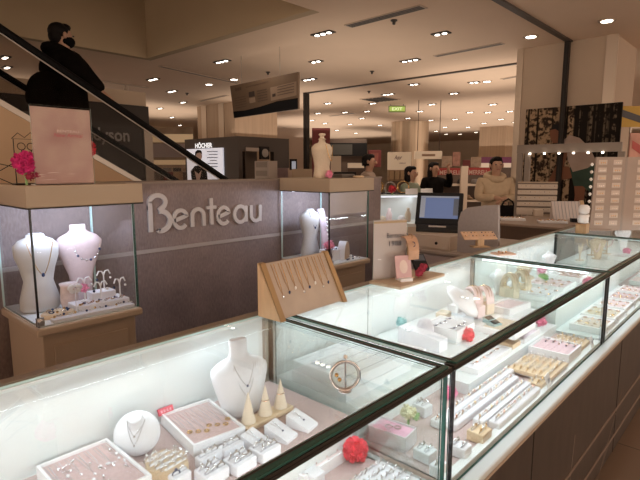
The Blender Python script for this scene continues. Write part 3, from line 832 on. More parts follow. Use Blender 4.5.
PSK = mat('print_skin', (.20, .09, .055), .6, spec=.08); PSH = mat('print_shirt', (.36, .275, .23), .6, spec=.08, var=.12, scale=6); PSR = mat('print_shorts', (.04, .065, .05), .6, spec=.08, var=.2, scale=10)
flat('printed_arm', ((563, 141), (570, 143), (566, 160), (560, 176), (553, 184), (548, 182), (556, 166)), PSK, 0)
flat('printed_back_leg', ((555, 184), (556, 170), (566, 166), (576, 170), (572, 178), (562, 180), (558, 200), (552, 198)), PSK, 1)
flat('printed_leg', ((573, 170), (587, 172), (584, 200), (580, 222), (572, 222), (575, 195)), PSK, 1)
flat('printed_shorts', ((570, 168), (596, 160), (597, 178), (590, 192), (583, 186), (574, 186)), PSR, 2)
flat('printed_shirt', ((562, 142), (570, 135), (580, 138), (590, 148), (597, 162), (588, 168), (573, 172), (568, 160), (567, 148)), PSH, 3)
flat('printed_face', ((550, 133), (552, 127), (560, 127), (564, 136), (560, 143), (553, 143), (551, 139)), PSK, 3)
flat('printed_hair', ((551, 130), (553, 125), (560, 124), (566, 128), (567, 137), (562, 139), (560, 132), (556, 129)), PD, 4)

# white frame rack in front of the poster column with lights under its bar
RX = 5.6
t = thing('light_rail_rack', 'grey metal display frame with small lights under its top bar', 'display frame', (RX, 2.0, 0)); O = V(t.location)
FR = mat('frame_grey', (.26, .215, .18), .5)
ya1, ya2 = atX(516, 180, RX)[1], atX(622, 150, RX)[1]; zt = atX(570, 148, RX)[2]
MB().box(-.02, .02, ya2 - O.y, ya1 - O.y, zt - .045, zt + .045).build('top_bar', FR, t)
for px in (518, 526): yy = atX(px, 180, RX)[1]; MB().box(-.017, .017, yy - .035 - O.y, yy + .02 - O.y, 0, zt - .046).build('upright', FR, t)
yy = atX(622, 150, RX)[1]; MB().box(-.017, .017, yy - .03 - O.y, yy + .03 - O.y, 0, zt - .046).build('upright', FR, t)
for k in range(6): yy = atX(531 + k * 14.5, 152, RX)[1] - O.y; MB().cyl((-.03, yy, zt - .06), (-.03, yy, zt - .045), .011, seg=10).build('small_light', BULB, t)

# yellow notice and pink panel at the right of the poster column
for k, (r_, m, nm, lab, ct_) in enumerate((((621, 106, 645, 127), mat('notice_yellow', (.52, .33, .06), .6), 'yellow_notice', 'yellow notice board with a dark printed block right of the forest poster', 'notice board'), ((631, 133, 650, 158), mat('notice_pink', (.50, .26, .20), .6, var=.25, scale=5), 'pink_panel_poster', 'pinkish poster at the right edge of the frame above the earring rack', 'poster'))):
    a_, b_ = atD(r_[0], r_[1], 6.0 - .5 * k), atD(r_[2], r_[3], 6.0 - .5 * k); c = (a_ + b_) / 2; wd = abs((b_ - a_).dot(rt)); ht = a_.z - b_.z
    t = thing(nm, lab, ct_, (c.x, c.y, c.z), AZ0); MB().box(-wd / 2, wd / 2, 0, .02, -ht / 2, ht / 2).build('board', m, t)
    if not k: MB().prism([(-wd * .46, 0, ht * .34), (wd * .35, 0, ht * .0), (wd * .35, 0, -ht * .32), (-wd * .46, 0, 0)], (0, -.004, 0)).build('printed_block', mat('notice_dark', (.08, .08, .09), .6), t)
    else: MB().prism([(-wd * .4, 0, ht * .2), (wd * .2, 0, -ht * .1), (wd * .2, 0, -ht * .45), (-wd * .4, 0, -ht * .1)], (0, -.004, 0)).build('printed_block', mat('notice_red', (.42, .08, .07), .6), t)
    MB().cyl((0, .03, -c.z + .0), (0, .03, ht / 2), .012, seg=8).build('pole', STEEL, t)

p = at(126, 84, ZC); t = thing('track_light', 'small spotlight on a thin ceiling track above the dyson wall', 'ceiling light', p, AZ0 + .9)
MB().box(-.45, .45, -.02, .02, -.02, 0).build('track', FIXM, t); MB().cyl((0, 0, -.12), (0, -.02, -.03), .04, .03, 12).build('lamp_head', FIXM, t); MB().cyl((0, .003, -.128), (0, 0, -.12), .03, seg=12).build('bulb', BULB, t); MB().cyl((0, 0, -.04), (0, 0, -.02), .01, seg=8).build('joint', FIXM, t)


# ================================================================ NEIGHBOURING SHOPS
def panelD(px0, py0, px1, py1, dep, th=.06):
    """box seen between two photo corners at a given distance, facing the counter aisle (normal -x -y)"""
    a, b_ = atD(px0, py0, dep), atD(px1, py1, dep); c = (a + b_) / 2
    return c, abs((b_ - a).dot(rt)), abs(a.z - b_.z)


AZ = math.atan2(fw.y, fw.x) - math.pi / 2     # yaw that makes local -y face the aisle
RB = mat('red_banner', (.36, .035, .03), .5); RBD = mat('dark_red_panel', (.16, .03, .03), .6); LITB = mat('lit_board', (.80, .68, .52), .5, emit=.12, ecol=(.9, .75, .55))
STW = mat('shop_white', (.62, .52, .42), .6); STG = mat('shop_dark_brown', (.10, .07, .055), .7, var=.2, scale=3)  # second one is a plain dark brown for legs, plinths and back boards


def board(name, label, cat, rect, dep, m, th=.06, to_floor=False, group=None, rz=None, part='board', shift=0):
    c, wd, ht = panelD(*rect, dep); zb = 0 if to_floor else c.z - ht / 2
    t = thing(name, label, cat, (c.x, c.y, zb), AZ + shift, group)
    MB().box(-wd / 2, wd / 2, 0, th, 0, c.z + ht / 2 - zb).build(part, m, t)
    return t, wd, ht


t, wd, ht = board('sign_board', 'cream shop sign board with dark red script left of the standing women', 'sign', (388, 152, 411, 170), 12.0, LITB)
text('script_lettering', 'Aqor', (-wd * .22, -.001, ht * .52), (1, 0, 0), (0, 0, 1), wd * .32, ht * .30, RBD, t, .006, shear=.3, off=.01); text('small_lettering', 'maison', (.0, -.001, ht * .34), (1, 0, 0), (0, 0, 1), wd * .26, ht * .10, RBD, t, .006)
for s in (-1, 1): MB().box(s * wd * .46 - .02, s * wd * .46 + .02, .01, .05, -1.45, 0).build('leg', STG, t)
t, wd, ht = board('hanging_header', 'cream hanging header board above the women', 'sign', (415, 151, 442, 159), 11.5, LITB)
MB().box(-.15, .15, -.006, 0, ht * .35, ht * .62).build('emblem', mat('emblem_brown', (.35, .22, .14), .6), t)
for s in (-.4, .4): MB().cyl((s * wd, .03, ht), (s * wd, .03, 3.0 - t.location.z), .008, seg=6).build('hanger', STG, t)
t, wd, ht = board('stock_shelf', 'wooden crate shelf below the cream script sign', 'shelf', (389, 170, 410, 181), 11.4, mat('crate_brown', (.30, .20, .12), .7, var=.2, scale=8), .3)
for k in range(4): MB().box(-wd / 2 + wd * (k + .1) / 4, -wd / 2 + wd * (k + .9) / 4, -.04, 0, .04, ht * .9).build('crate_door', mat('crate_door', (.38, .27, .16), .7), t)
MB().box(-wd / 2, wd / 2, 0, .3, -t.location.z, 0).build('plinth', STG, t)
# MERRELL stand
for k, (r, lab) in enumerate((((437, 168, 463.5, 177), 'red banner with white lettering behind the woman in black'), ((467, 167.5, 490, 177), 'red banner with white lettering beside the man in the cream hoodie'))):
    t, wd, ht = board('shop_banner', lab, 'banner', r, 11.05, RB, .05, group='red shop banners')
    text('banner_lettering', 'MERRELL' if k == 0 else 'MERRELL', (-wd * .40, -.001, ht * .27), (1, 0, 0), (0, 0, 1), wd * .8, ht * .46, mat('banner_white', (.62, .45, .38), .5), t, .005, off=.015)
    z0 = t.location.z; z1 = 0
    for s in (-1, 1): MB().box(s * wd * .48 - .03, s * wd * .48 + .03, 0, .05, -z0, 0).build('stand_post', STW, t)
for k, (r, lab) in enumerate((((461.5, 166, 466.5, 214), 'pale upright post between the two red banners'),)):
    board('shelf_post', lab, 'post', r, 10.3, STW, .08, True)
shf, wd, ht = board('shoe_shelf', 'long store shelf with shoes under the red banners', 'shelf', (436, 184, 492, 186), 10.4, STW, .35)
for dz in (-.33, -.66): MB().box(-wd / 2, wd / 2, 0, .35, dz, dz + .04).build('shelf_board', STW, shf)
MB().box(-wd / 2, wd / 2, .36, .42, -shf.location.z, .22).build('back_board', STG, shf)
SHO = [mat('shoe_dark', (.03, .025, .025), .6), mat('shoe_tan', (.30, .20, .12), .6), mat('shoe_grey', (.18, .16, .15), .6)]
slab = ['dark', 'tan', 'grey']
for k in range(8):
    o = V(shf.location) + Matrix.Rotation(AZ, 3, 'Z') @ V((-wd / 2 + .12 + k * wd / 8, .15, .04 if k % 2 else -.29))
    q = MB(); q.lathe([(.045, 0), (.05, .03), (.04, .07), (.03, .10)], (0, 0, 0), 1, 2.2, 10); q.sph((0, -.08, .03), (.045, .075, .03), 8)
    tag(q.build('shoe', SHO[k % 3], None, o, smooth=True), '%s shoe %s red banner shelf, %s' % (slab[k % 3], 'on top of the' if k % 2 else 'on the lower board of the', ('first', 'second', 'third', 'fourth')[k // 2] + ' along from the women'), 'shoe', 'shoes under the red banners').rotation_euler.z = AZ + .5
PIC = mat('leaflet_pink', (.45, .25, .20), .6, var=.3, scale=12); PIC2 = mat('leaflet_cream', (.42, .32, .24), .6, var=.2, scale=14)
for k, (r, lab, m) in enumerate((((453, 152, 460, 166), 'pinkish poster standing above the first red banner', PIC), ((442, 156, 452, 167), 'pale poster standing left of the pinkish one above the red banner', PIC2), ((463, 160, 470, 167), 'small dark framed picture above the gap of the red banners', RBD), ((471, 157, 481, 167), 'pale poster above the second red banner', PIC2))):
    board('small_poster', lab, 'poster', r, 11.4, m, .03, group='posters above the red banners')
t, wd, ht = board('light_wall', 'purple and white lit shop wall behind the man in the hoodie', 'shop wall', (480, 157, 514, 163), 13.5, mat('purple_band', (.16, .03, .10), .5))
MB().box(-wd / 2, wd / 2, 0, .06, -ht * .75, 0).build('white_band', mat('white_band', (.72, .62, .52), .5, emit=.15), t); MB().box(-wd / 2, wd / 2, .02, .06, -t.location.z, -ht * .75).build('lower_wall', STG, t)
# dark mid store: cabinets behind the mannequin
t, wd, ht = board('red_shop_wall', 'dark red shop panel directly behind the mannequin on the canopy', 'shop wall', (312, 128, 330, 170), 11.0, RBD, .08, True)
t, wd, ht = board('wall_screen', 'black wall screen over a lit shop niche, right of the mannequin', 'screen', (330, 143, 367, 156), 12.5, BLACK)
MB().box(-wd / 2, wd * .1, -.004, 0, .03, ht - .03).build('screen_face', mat('screen_glow', (.05, .05, .045), .3), t)
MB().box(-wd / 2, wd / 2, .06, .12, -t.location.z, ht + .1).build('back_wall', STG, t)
t, wd, ht = board('wall_picture', 'dark red picture panel above the shop clerk', 'picture', (368, 150, 381, 167), 12.8, RBD)
MB().box(-wd / 2 + .07, wd / 2 - .07, -.004, 0, .07, ht - .07).build('picture_face', mat('picture_brown', (.25, .08, .06), .6, var=.4, scale=4), t)
t, wd, ht = board('white_cupboard', 'white cupboard right behind the mannequin torso', 'cupboard', (331, 156, 341, 178), 10.0, STW, .4, True)
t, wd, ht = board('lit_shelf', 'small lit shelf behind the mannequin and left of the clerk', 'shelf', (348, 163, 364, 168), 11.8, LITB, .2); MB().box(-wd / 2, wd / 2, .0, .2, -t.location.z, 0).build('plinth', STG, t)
t, wd, ht = board('dark_cabinet', 'low dark cabinet under the lit shelf behind the canopy', 'cabinet', (334, 172, 356, 182), 9.0, BLACK, .4, True)
# left: makeup or perfume zone between kiosk and post
t, wd, ht = board('tall_banner', 'pale lilac standing banner right of the dark kiosk', 'banner', (277, 147, 288, 170), 12.0, mat('lilac_print', (.32, .24, .26), .6, var=.25, scale=3), .04, True)
t, wd, ht = board('pale_wall', 'pale lit wall between kiosk and the dark post', 'shop wall', (272, 128, 308, 190), 15.0, mat('pale_wall', (.50, .40, .33), .7), .1, True)
t, wd, ht = board('beige_cabinet', 'beige low cabinet left of the mannequin', 'cabinet', (292, 169, 312, 190), 9.5, mat('beige_cab', (.45, .34, .24), .6), .4, True)
t, wd, ht = board('small_screen', 'small dark standing screen with a bright picture, right of the lilac banner', 'screen', (289.5, 159, 297, 170), 11.0, BLACK, .05); MB().box(-wd * .2, wd * .35, -.004, 0, ht * .1, ht * .8).build('screen_face', mat('screen_pic', (.5, .55, .65), .5, emit=.3), t); MB().box(-.03, .03, 0, .05, -t.location.z, 0).build('pole', BLACK, t)
# far back left, between dyson wall and kiosk
t, wd, ht = board('far_shop', 'far lit shop front seen between dyson wall and kiosk', 'shop wall', (148, 122, 195, 190), 19.0, mat('far_shop', (.34, .25, .17), .7, var=.3, scale=1.5), .1, True)
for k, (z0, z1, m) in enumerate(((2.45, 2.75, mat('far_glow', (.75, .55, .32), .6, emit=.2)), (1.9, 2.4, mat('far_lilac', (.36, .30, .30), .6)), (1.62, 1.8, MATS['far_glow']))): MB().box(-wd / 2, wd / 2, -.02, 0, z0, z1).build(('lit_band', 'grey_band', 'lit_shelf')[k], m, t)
random.seed(5)
for k in range(4):
    px = 152 + k * 10; t, wd, ht = board('shop_stand', ('dark display stand nearest the dyson wall end', 'dark display stand, second from the dyson wall end', 'dark display stand, third from the dyson wall end', 'dark display stand hard against the kiosk')[k], 'display stand', (px, 172, px + 8, 190), 14 + k * 1.0, (STG, RBD, SHO[1], STG)[k], .4, True, 'display stands beyond the escalator')
    MB().box(-wd * .4, wd * .4, .05, .3, ht if False else t.location.z + atD(px, 172, 14)[2], atD(px, 168, 14)[2]).build('stock', SHO[(k + 1) % 3], t)
# neighbouring jewellery counter
nc = atD(392, 197, 6.6)
t = thing('neighbour_showcase', 'white lit glass showcase of the next stall behind the partition end', 'showcase', (nc.x, nc.y, 0), AZ + .2)
MB().box(-.75, .75, 0, .55, 0, .72).build('base', STW, t); MB().box(-.75, .75, 0, .55, .72, .76).build('deck', WHITE, t)
pane('front_glass', -.75, .75, 0, .006, .76, 1.14, t, GLC, GLE2); pane('top_glass', -.75, .75, .008, .55, 1.14, 1.148, t, GLC, GLE2); MB().box(-.75, .75, .545, .55, .76, 1.13).build('back_panel', WHITE, t)
MB().box(-.75, .75, .02, .04, 1.115, 1.135).build('light_bar', mat('cabinet_led', (1, 1, 1), .4, emit=.8, ecol=(.8, .88, 1)), t)
area('showcase_light', (nc.x + .1, nc.y + .12, 1.11), 1.2, .02, 1.4, COOL)
RN = Matrix.Rotation(AZ + .2, 3, 'Z'); random.seed(11)
kinds = [('white', WHITEB), ('cream', CREAM), ('pale pink', PINKL)]
for k in range(10):
    o = V((nc.x, nc.y, .76)) + RN @ V((-.62 + k * .138, .18 + .12 * (k % 2), 0)); kn, m = kinds[k % 3]
    if k % 2: q = MB().lathe([(.05, 0), (.055, .03), (.06, .10), (.03, .15), (.025, .19)], (0, 0, 0), 1, .6, 14)
    else: q = MB().sph((0, 0, .05), (.06, .05, .05), 10)
    tag(q.build('jewellery_bust' if k % 2 else 'jewellery_pillow', m, None, o, smooth=True), '%s display %s inside the next stall showcase, %s from the partition end' % (kn, 'bust' if k % 2 else 'pillow', ('first', 'second', 'third', 'fourth', 'fifth')[k // 2]), 'jewellery display', 'displays in the next stall showcase')
# bangles, cards and flowers on that showcase
for k, (px, py, r, m, lab) in enumerate(((387, 191, .085, GOLD, 'gold bangle ring stand on the next stall showcase, leftmost'), (395, 190, .075, STEEL, 'dark bangle ring stand on the next stall showcase, middle'), (402, 188, .08, GOLD, 'gold bangle ring stand on the next stall showcase, near the women'))):
    o = V((nc.x, nc.y, 1.148)) + RN @ V((-.10 + k * .19, .3, 0)); t = thing('bangle_stand', lab, 'bangle stand', o, AZ + .3, 'bangle stands on the next stall')
    for j in range(3): MB().torus((j * .02 - .02, j * .03, r + .01), r, .008, (.2, 1, 0), 22, 6).build('bangle', m, t)
    MB().box(-.07, .07, -.02, .09, 0, .012).build('base', BLACK, t)
for k in range(4):
    o = V((nc.x, nc.y, 1.148)) + RN @ V((.28 + k * .11, .10 + .1 * (k % 2), 0))
    tag(MB().prism([(-.05, 0, 0), (.05, 0, 0), (.05, .03, .075), (-.05, .03, .075)], (0, .006, 0)).build('price_card', CARDW, None, o), 'white price card on the next stall showcase, %s from the partition end' % ('first', 'second', 'third', 'fourth')[k], 'price card', 'price cards on the next stall').rotation_euler.z = AZ


def pompom(name, r, m, parent=None, loc=None, n=150, seed=1, c=(0, 0, 0), leaf=None, label=None, rough=.30, fl=1.0):
    """round paper flower: many small petals on a core"""
    rd = random.Random(seed); q = MB(); q.sph(c, r * .72, 10)
    for i in range(n):
        z = 1 - 2 * (i + .5) / n; a = i * 2.399963; s = math.sqrt(1 - z * z); d = V((s * math.cos(a), s * math.sin(a), z * fl))
        k = r * (1 + rd.uniform(-rough, .12)); t1 = d.orthogonal().normalized() if d.length else V((1, 0, 0)); t1.rotate(Matrix.Rotation(rd.uniform(0, 6.3), 3, d)); t2 = d.cross(t1)
        o = V(c) + d * r * .62; e = V(c) + d * k; wv = r * .17
        q.prism([o - t1 * wv, o + t1 * wv, e + t1 * wv * 1.2 + t2 * wv * .5, e + t2 * wv * .9, e - t1 * wv * 1.2 + t2 * wv * .5], t2 * r * .04)
    return q.build(name, m, parent, loc, label=label)


o = V((nc.x, nc.y, 1.148)) + RN @ V((.02, .05, 0)); t = thing('red_flower', 'red flower at the edge of the next stall showcase, beside the women', 'flower', o)
pompom('petals', .055, RED, t, n=60, c=(0, 0, .075)); MB().cyl((0, 0, 0), (0, 0, .05), .012).build('stem', GREENF, t)

# people in the store
MINT = mat('mint_blouse', (.30, .36, .28), .7); CRM = mat('cream_hoodie', (.56, .43, .29), .85, var=.06, scale=20, bump=.15); GREYC = mat('grey_cardigan', (.32, .24, .19), .8)
HANG = lambda s: ((.15 * s, .02, .63), (.155 * s, -.04, .50), (0, -.15, -1))
hp = atD(411, 171, 7.6); person('woman with dark hair in a pale green top looking down beside the next stall', (hp.x, hp.y, 0), AZ + .9, hp.z + .08, (((.14, -.05, .64), (.06, -.2, .64), (-.3, -1, 0)), ((-.14, -.05, .64), (-.06, -.2, .64), (.3, -1, 0))), MINT, .10)
hp = atD(434, 167, 8.6); person('woman in black with long dark hair raising one hand to her head', (hp.x, hp.y, 0), AZ + .55, hp.z + .09, (((.21, -.04, .75), (.115, -.10, .90), (-.2, .0, 1)), HANG(-1)), COATB, .20, bulk=1.15)
hp = atD(369, 160, 8.0); person('shop clerk in a grey top standing behind the partition, turned to the women', (hp.x, hp.y, 0), AZ + 1.25, hp.z + .10, (HANG(1), HANG(-1)), GREYC, .02)
hp = atD(496.5, 163, 6.6); MH = hp.z + .09
man = person('man in a cream hoodie holding a black bag in front of him', (hp.x, hp.y, 0), AZ - .05, MH, (((.14, -.03, .67), (.03, -.13, .675), (-.8, -.4, -.4)), ((-.14, -.03, .67), (-.02, -.13, .68), (.8, -.4, -.4))), CRM, .0, hood=True, bulk=1.05)
hd = Matrix.Rotation(AZ - .05, 3, 'Z')
bg_ = thing('black_bag', 'black shoulder bag hanging from the hands of the man in the hoodie', 'bag', V((hp.x, hp.y, .67 * MH)) + hd @ V((.06, -.22 * MH, -.40)), AZ - .05)
MB().lathe([(.12, 0), (.16, .04), (.16, .22), (.12, .33)], (0, 0, 0), 1, .42, 16).build('bag_body', COATB, bg_, smooth=True); MB().tube([(-.09, 0, .30), (-.05, 0, .38), (0, 0, .41), (.05, 0, .38), (.09, 0, .30)], .012, 6).build('bag_strap', BLACK, bg_)

# ================================================================ GLASS DISPLAY CABINETS ON THE PARTITION


def cabinet(label, x0, x1, y0, y1):
    t = thing('display_cabinet', label, 'display cabinet', ((x0 + x1) / 2, (y0 + y1) / 2, 0)); t['group'] = 'glass cabinets on the partition wall'
    hx, hy = (x1 - x0) / 2, (y1 - y0) / 2
    p = MB().bbox(-hx + .01, hx - .01, -hy + .01, hy, 0, .935, .004).build('pedestal', BEIGE, t)
    MB().bbox(-hx - .012, hx + .012, -hy - .012, hy, .935, .962, .006).build('top_lip', BEIGE, p)
    MB().bbox(-hx + .045, hx - .045, -hy + .004, -hy + .011, .30, .89, .002).build('front_moulding', BEIGE, p)
    MB().box(-hx, hx, -hy, hy, .962, .967).build('deck', WHITE, t)
    c = MB().bbox(-hx - .012, hx + .035, -hy - .012, hy, 1.37, 1.443, .003).build('canopy', CANOPY, t)
    MB().box(-hx + .02, hx - .02, hy - .07, hy - .05, 1.362, 1.37).build('light_bar', STEEL, c); MB().box(-hx - .012, hx + .035, -hy - .012, hy, 1.366, 1.3705).build('canopy_shadow_gap', SEAM, c)
    pane('front_glass', -hx, hx, -hy, -hy + .005, .967, 1.366, t, GLC, GLE2); pane('side_glass', -hx, -hx + .005, -hy + .006, hy, .967, 1.366, t, GLC, GLE2); pane('side_glass', hx - .005, hx, -hy + .006, hy, .967, 1.366, t, GLC, GLE2)
    for sx, sy, m in ((-1, -1, BLACKG), (1, -1, GLE), (-1, 1, GLE2), (1, 1, GLE2)):
        MB().box(sx * hx - .003, sx * hx + .003, sy * (hy - .003) - .003, sy * (hy - .003) + .003, .967, 1.366).build('corner_post', m, t)
    MB().cyl((-hx + .004, -hy - .018, .985), (-hx + .004, -hy, .985), .009, seg=12).build('lock', CHROME, t); MB().box(-hx - .008, -hx + .016, -hy - .004, -hy + .004, .97, 1.0).build('hinge', CHROME, t)
    return t


CA = (.55, .905, 1.8, 2.185); CBX = (2.02, 2.365, 1.8, 2.185)
cabinet('glass cabinet left of the Benteau lettering, bust and bow stands inside', *CA)
cabinet('glass cabinet right of the Benteau lettering, under the mannequin', *CBX)
CZ = .967


def loop_chain(pts, r, m, name, label, cat='necklace', loc=None, group=None, parent=None, closed=False):
    o = MB().tube(pts, r, 5, closed).build(name, m, parent, loc)
    if not parent: tag(o, label, cat, group)
    return o


def torso_bust(name, label, loc, rz, h, m, wd, group=None, necklace=GOLD):
    """dress form torso: hips, waist, chest, shoulders, neck; necklace hangs as its own thing"""
    t = thing(name, label, 'bust', loc, rz, group)
    MB().lathe([(wd * .36, 0), (wd * .46, h * .05), (wd * .44, h * .18), (wd * .33, h * .40), (wd * .40, h * .58), (wd * .49, h * .72), (wd * .50, h * .80), (wd * .50, h * .86), (wd * .38, h * .93), (wd * .22, h * .965), (wd * .20, h)], (0, 0, 0), 1, .62, 22).build('torso', m, t, smooth=True)
    MB().lathe([(wd * .16, 0), (wd * .16, .004)], (0, 0, h), 1, .8, 16).build('neck_cap', m, t)
    return t


def neck_bust(name, label, loc, rz, h, m, wd, lean=.25, group=None):
    """jeweller's bust: narrow foot, broad shoulders, neck, leaning back"""
    t = thing(name, label, 'bust', loc, rz, group)
    off = lambda z: (0, lean * z * .55)
    MB().lathe([(wd * .20, 0), (wd * .20, h * .06), (wd * .26, h * .35), (wd * .40, h * .58), (wd * .49, h * .72), (wd * .50, h * .78), (wd * .40, h * .85), (wd * .22, h * .90), (wd * .17, h * .93), (wd * .165, h)], (0, 0, 0), 1, .40, 24, off).build('bust_body', m, t, smooth=True)
    return t


def drape(name, label, loc, rz, w_, drop, y0, y1, z1, m, r=.0012, pend=None, group=None, n=14):
    """fine necklace: catenary V hanging in front of a bust, with an optional pendant"""
    t = thing(name, label, 'necklace', loc, rz, group)
    pts = [(w_ * (2 * i / n - 1), y0 + (y1 - y0) * (1 - abs(2 * i / n - 1)) ** .8, z1 - drop * (1 - abs(2 * i / n - 1) ** 1.6)) for i in range(n + 1)]
    MB().tube(pts, r, 5).build('chain', m, t)
    if pend: MB().sph(pts[n // 2], (pend, pend * .6, pend * 1.3), 8).build('pendant', GEM, t, smooth=True)
    return t


def on(px, py, z): return at(px, py, z)


# left cabinet contents
torso_bust('torso_bust', 'white torso bust at the left corner inside the left glass cabinet', (.628, 2.02, CZ), 0, .29, MANW, .155)
drape('necklace', 'fine gold necklace on the white torso bust in the left cabinet', (.628, 2.02, CZ), 0, .045, .12, -.045, -.056, .265, GOLD, .0014, .006)
neck_bust('neck_bust', 'blush neck bust with a beaded necklace in the left cabinet', (.80, 2.06, CZ), 0, .31, mat('blush_velvet', (.52, .40, .385), .85, var=.05, scale=60), .185, .05)
t = thing('beaded_necklace', 'silver and dark bead necklace on the blush bust in the left cabinet', 'necklace', (.80, 2.03, CZ), 0)
pts = [(.05 * math.sin(a), -.045 - .006 * math.cos(a), .235 - .06 * math.cos(a)) for a in [math.pi * (k / 9 - .5) for k in range(10)]]
MB().tube(pts, .0012, 5).build('chain', SILVER, t)
for k, p in enumerate(pts[1:-1]): MB().sph(p, .005, 8).build('bead', GEM if k % 3 == 1 else SILVER, t, smooth=True)
MB().lathe([(.028, 0), (.034, .04), (.03, .085), (.035, .10)], (0, 0, 0), 1, .7, 14).build('small_bust', mat('small_bust_blush', (.60, .48, .44), .8, var=.15, scale=40), None, (.715, 1.97, CZ), smooth=True)
tag(bpy.data.objects['small_bust'], 'small blush bracelet bust between the two big busts in the left cabinet', 'bust')
# stepped white risers
ri = [((.60, .895, 1.81, 1.845, .012), 'low white front step with small earrings in the left cabinet'), ((.70, .895, 1.85, 1.95, .03), 'white middle step in the left cabinet'), ((.775, .865, 1.90, 1.96, .058), 'small white block step under the bow stands in the left cabinet')]
for (a, b_, c, d, hh), lab in ri: tag(MB().bbox(-(b_ - a) / 2, (b_ - a) / 2, -(d - c) / 2, (d - c) / 2, 0, hh, .002).build('riser_block', WHITEB, None, ((a + b_) / 2, (c + d) / 2, CZ)), lab, 'riser', 'white risers in the left cabinet')
tag(MB().lathe([(.056, 0), (.058, .012), (.055, .016)], (0, 0, 0), 1, .72, 22).build('wooden_plate', WOODL, None, (.645, 1.895, CZ), smooth='auto'), 'oval wooden plate with brooches in the left cabinet corner', 'plate')
pompom('pink_paper_flower', .019, PINKF, None, (.745, 1.905, CZ + .085), 40); tag(bpy.data.objects['pink_paper_flower'], 'small pink flower in the middle of the left cabinet', 'flower')
q = MB()
for s in (-1, 1): q.sph((s * .014, 0, .006), (.015, .003, .010), 8, Matrix.Rotation(.5 * s, 3, 'Y')); q.sph((s * .011, 0, -.010), (.011, .003, .008), 8, Matrix.Rotation(-.5 * s, 3, 'Y'))
bf = thing('butterfly_ornament', 'white butterfly on a thin stem in the left cabinet', 'ornament', (.70, 1.87, CZ + .012)); q.xf(Matrix.Translation((0, 0, .085))).build('wings', WHITEB, bf, smooth=True); MB().cyl((0, 0, 0), (0, 0, .085), .002).build('stem', WHITEB, bf)


def tstand(label, loc, rz, h, grp):
    t = thing('earring_stand', label, 'earring stand', loc, rz, grp)
    MB().cyl((0, 0, 0), (0, 0, h), .003, .0025, 8).build('stem', TRAYW, t); MB().cyl((0, 0, 0), (0, 0, .003), .016, seg=14).build('foot', TRAYW, t)
    for s in (-1, 1): MB().tube([(0, 0, h - .012), (s * .007, 0, h + .004), (s * .019, 0, h + .006), (s * .028, 0, h - .010)], .0028, 6).build('arm', TRAYW, t)
    for s in (-1, 1):
        e = MB().sph((s * .028, 0, h - .026), .005, 8).build('hanging_earring', PEARL if s > 0 else GEM, t, smooth=True)
    return t


for k, (x, y, z, h, lab) in enumerate(((.755, 1.925, .03, .085, 'white bow earring stand right of the pink flower'), (.835, 1.935, .058, .07, 'white bow earring stand at the back of the three'), (.795, 1.875, .03, .07, 'white bow earring stand in the front middle with dark drops'), (.872, 1.88, .03, .07, 'white bow earring stand nearest the right glass'))):
    tstand(lab + ' in the left cabinet', (x, y, CZ + z), .1 * k, h, 'bow stands in the left cabinet')


def jewel(kind, loc, rz, m, gm, s=1.0):
    if kind == 'ring': q = MB().torus((0, 0, .008 * s), .008 * s, .0016 * s, (0, 1, .3), 14, 5); q.sph((0, 0, .017 * s), .0032 * s, 6)
    elif kind == 'ear': q = MB().torus((0, 0, .004 * s), .006 * s, .0014 * s, (.2, .3, 1), 12, 5); q.sph((0, .007 * s, .005 * s), .003 * s, 6)
    elif kind == 'drop': q = MB().sph((0, 0, .004 * s), (.003 * s, .006 * s, .003 * s), 6); q.cyl((0, .005 * s, .004 * s), (0, .016 * s, .004 * s), .0009 * s, seg=5)
    else: q = MB().sph((0, 0, .004 * s), .004 * s, 8)
    return q.build({'ring': 'ring', 'ear': 'earring', 'drop': 'drop_earring', 'stud': 'stud_earring'}[kind], m, None, loc, smooth=True)


PROTO = {}


def put(kind, loc, rz, m, label, group, s=1.0, tilt=None):
    key = (kind, m.name, s)
    if key not in PROTO: o = jewel(kind, loc, rz, m, None, s); PROTO[key] = o
    else: o = PROTO[key].copy(); COL.objects.link(o); o.location = loc
    o.rotation_euler = (tilt or 0, 0, rz); tag(o, label, 'ring' if kind == 'ring' else 'earring', group); return o


random.seed(3)
for k in range(16):
    put('ear' if k % 2 else 'stud', (.61 + k * .0185, 1.83 + .008 * (k % 3), CZ + .013), random.uniform(0, 3), (GOLD, SILVER, GEM, PEARL)[k % 4], 'tiny earring on the low front step of the left cabinet, number %s from left' % ('one', 'two', 'three', 'four', 'five', 'six', 'seven', 'eight', 'nine', 'ten', 'eleven', 'twelve', 'thirteen', 'fourteen', 'fifteen', 'sixteen')[k], 'earrings on the left cabinet front step', 1.1)
for k in range(10):
    a = k * .63; put('stud' if k % 2 else 'ear', (.645 + .034 * math.cos(a), 1.895 + .024 * math.sin(a), CZ + .017), a, (GEM, GOLD, SILVER)[k % 3], 'tiny brooch or earring on the oval wooden plate in the left cabinet', 'jewellery on the oval plate', 1.2)
for k in range(12):
    put('ear', (.715 + k * .015, 1.86 + .012 * (k % 2), CZ + .031), random.uniform(0, 3), (GOLD, GEM, SILVER, ROSEG)[k % 4], 'tiny earring on the white middle step of the left cabinet, number %s from left' % ('one', 'two', 'three', 'four', 'five', 'six', 'seven', 'eight', 'nine', 'ten', 'eleven', 'twelve')[k], 'earrings on the left cabinet middle step', 1.1)

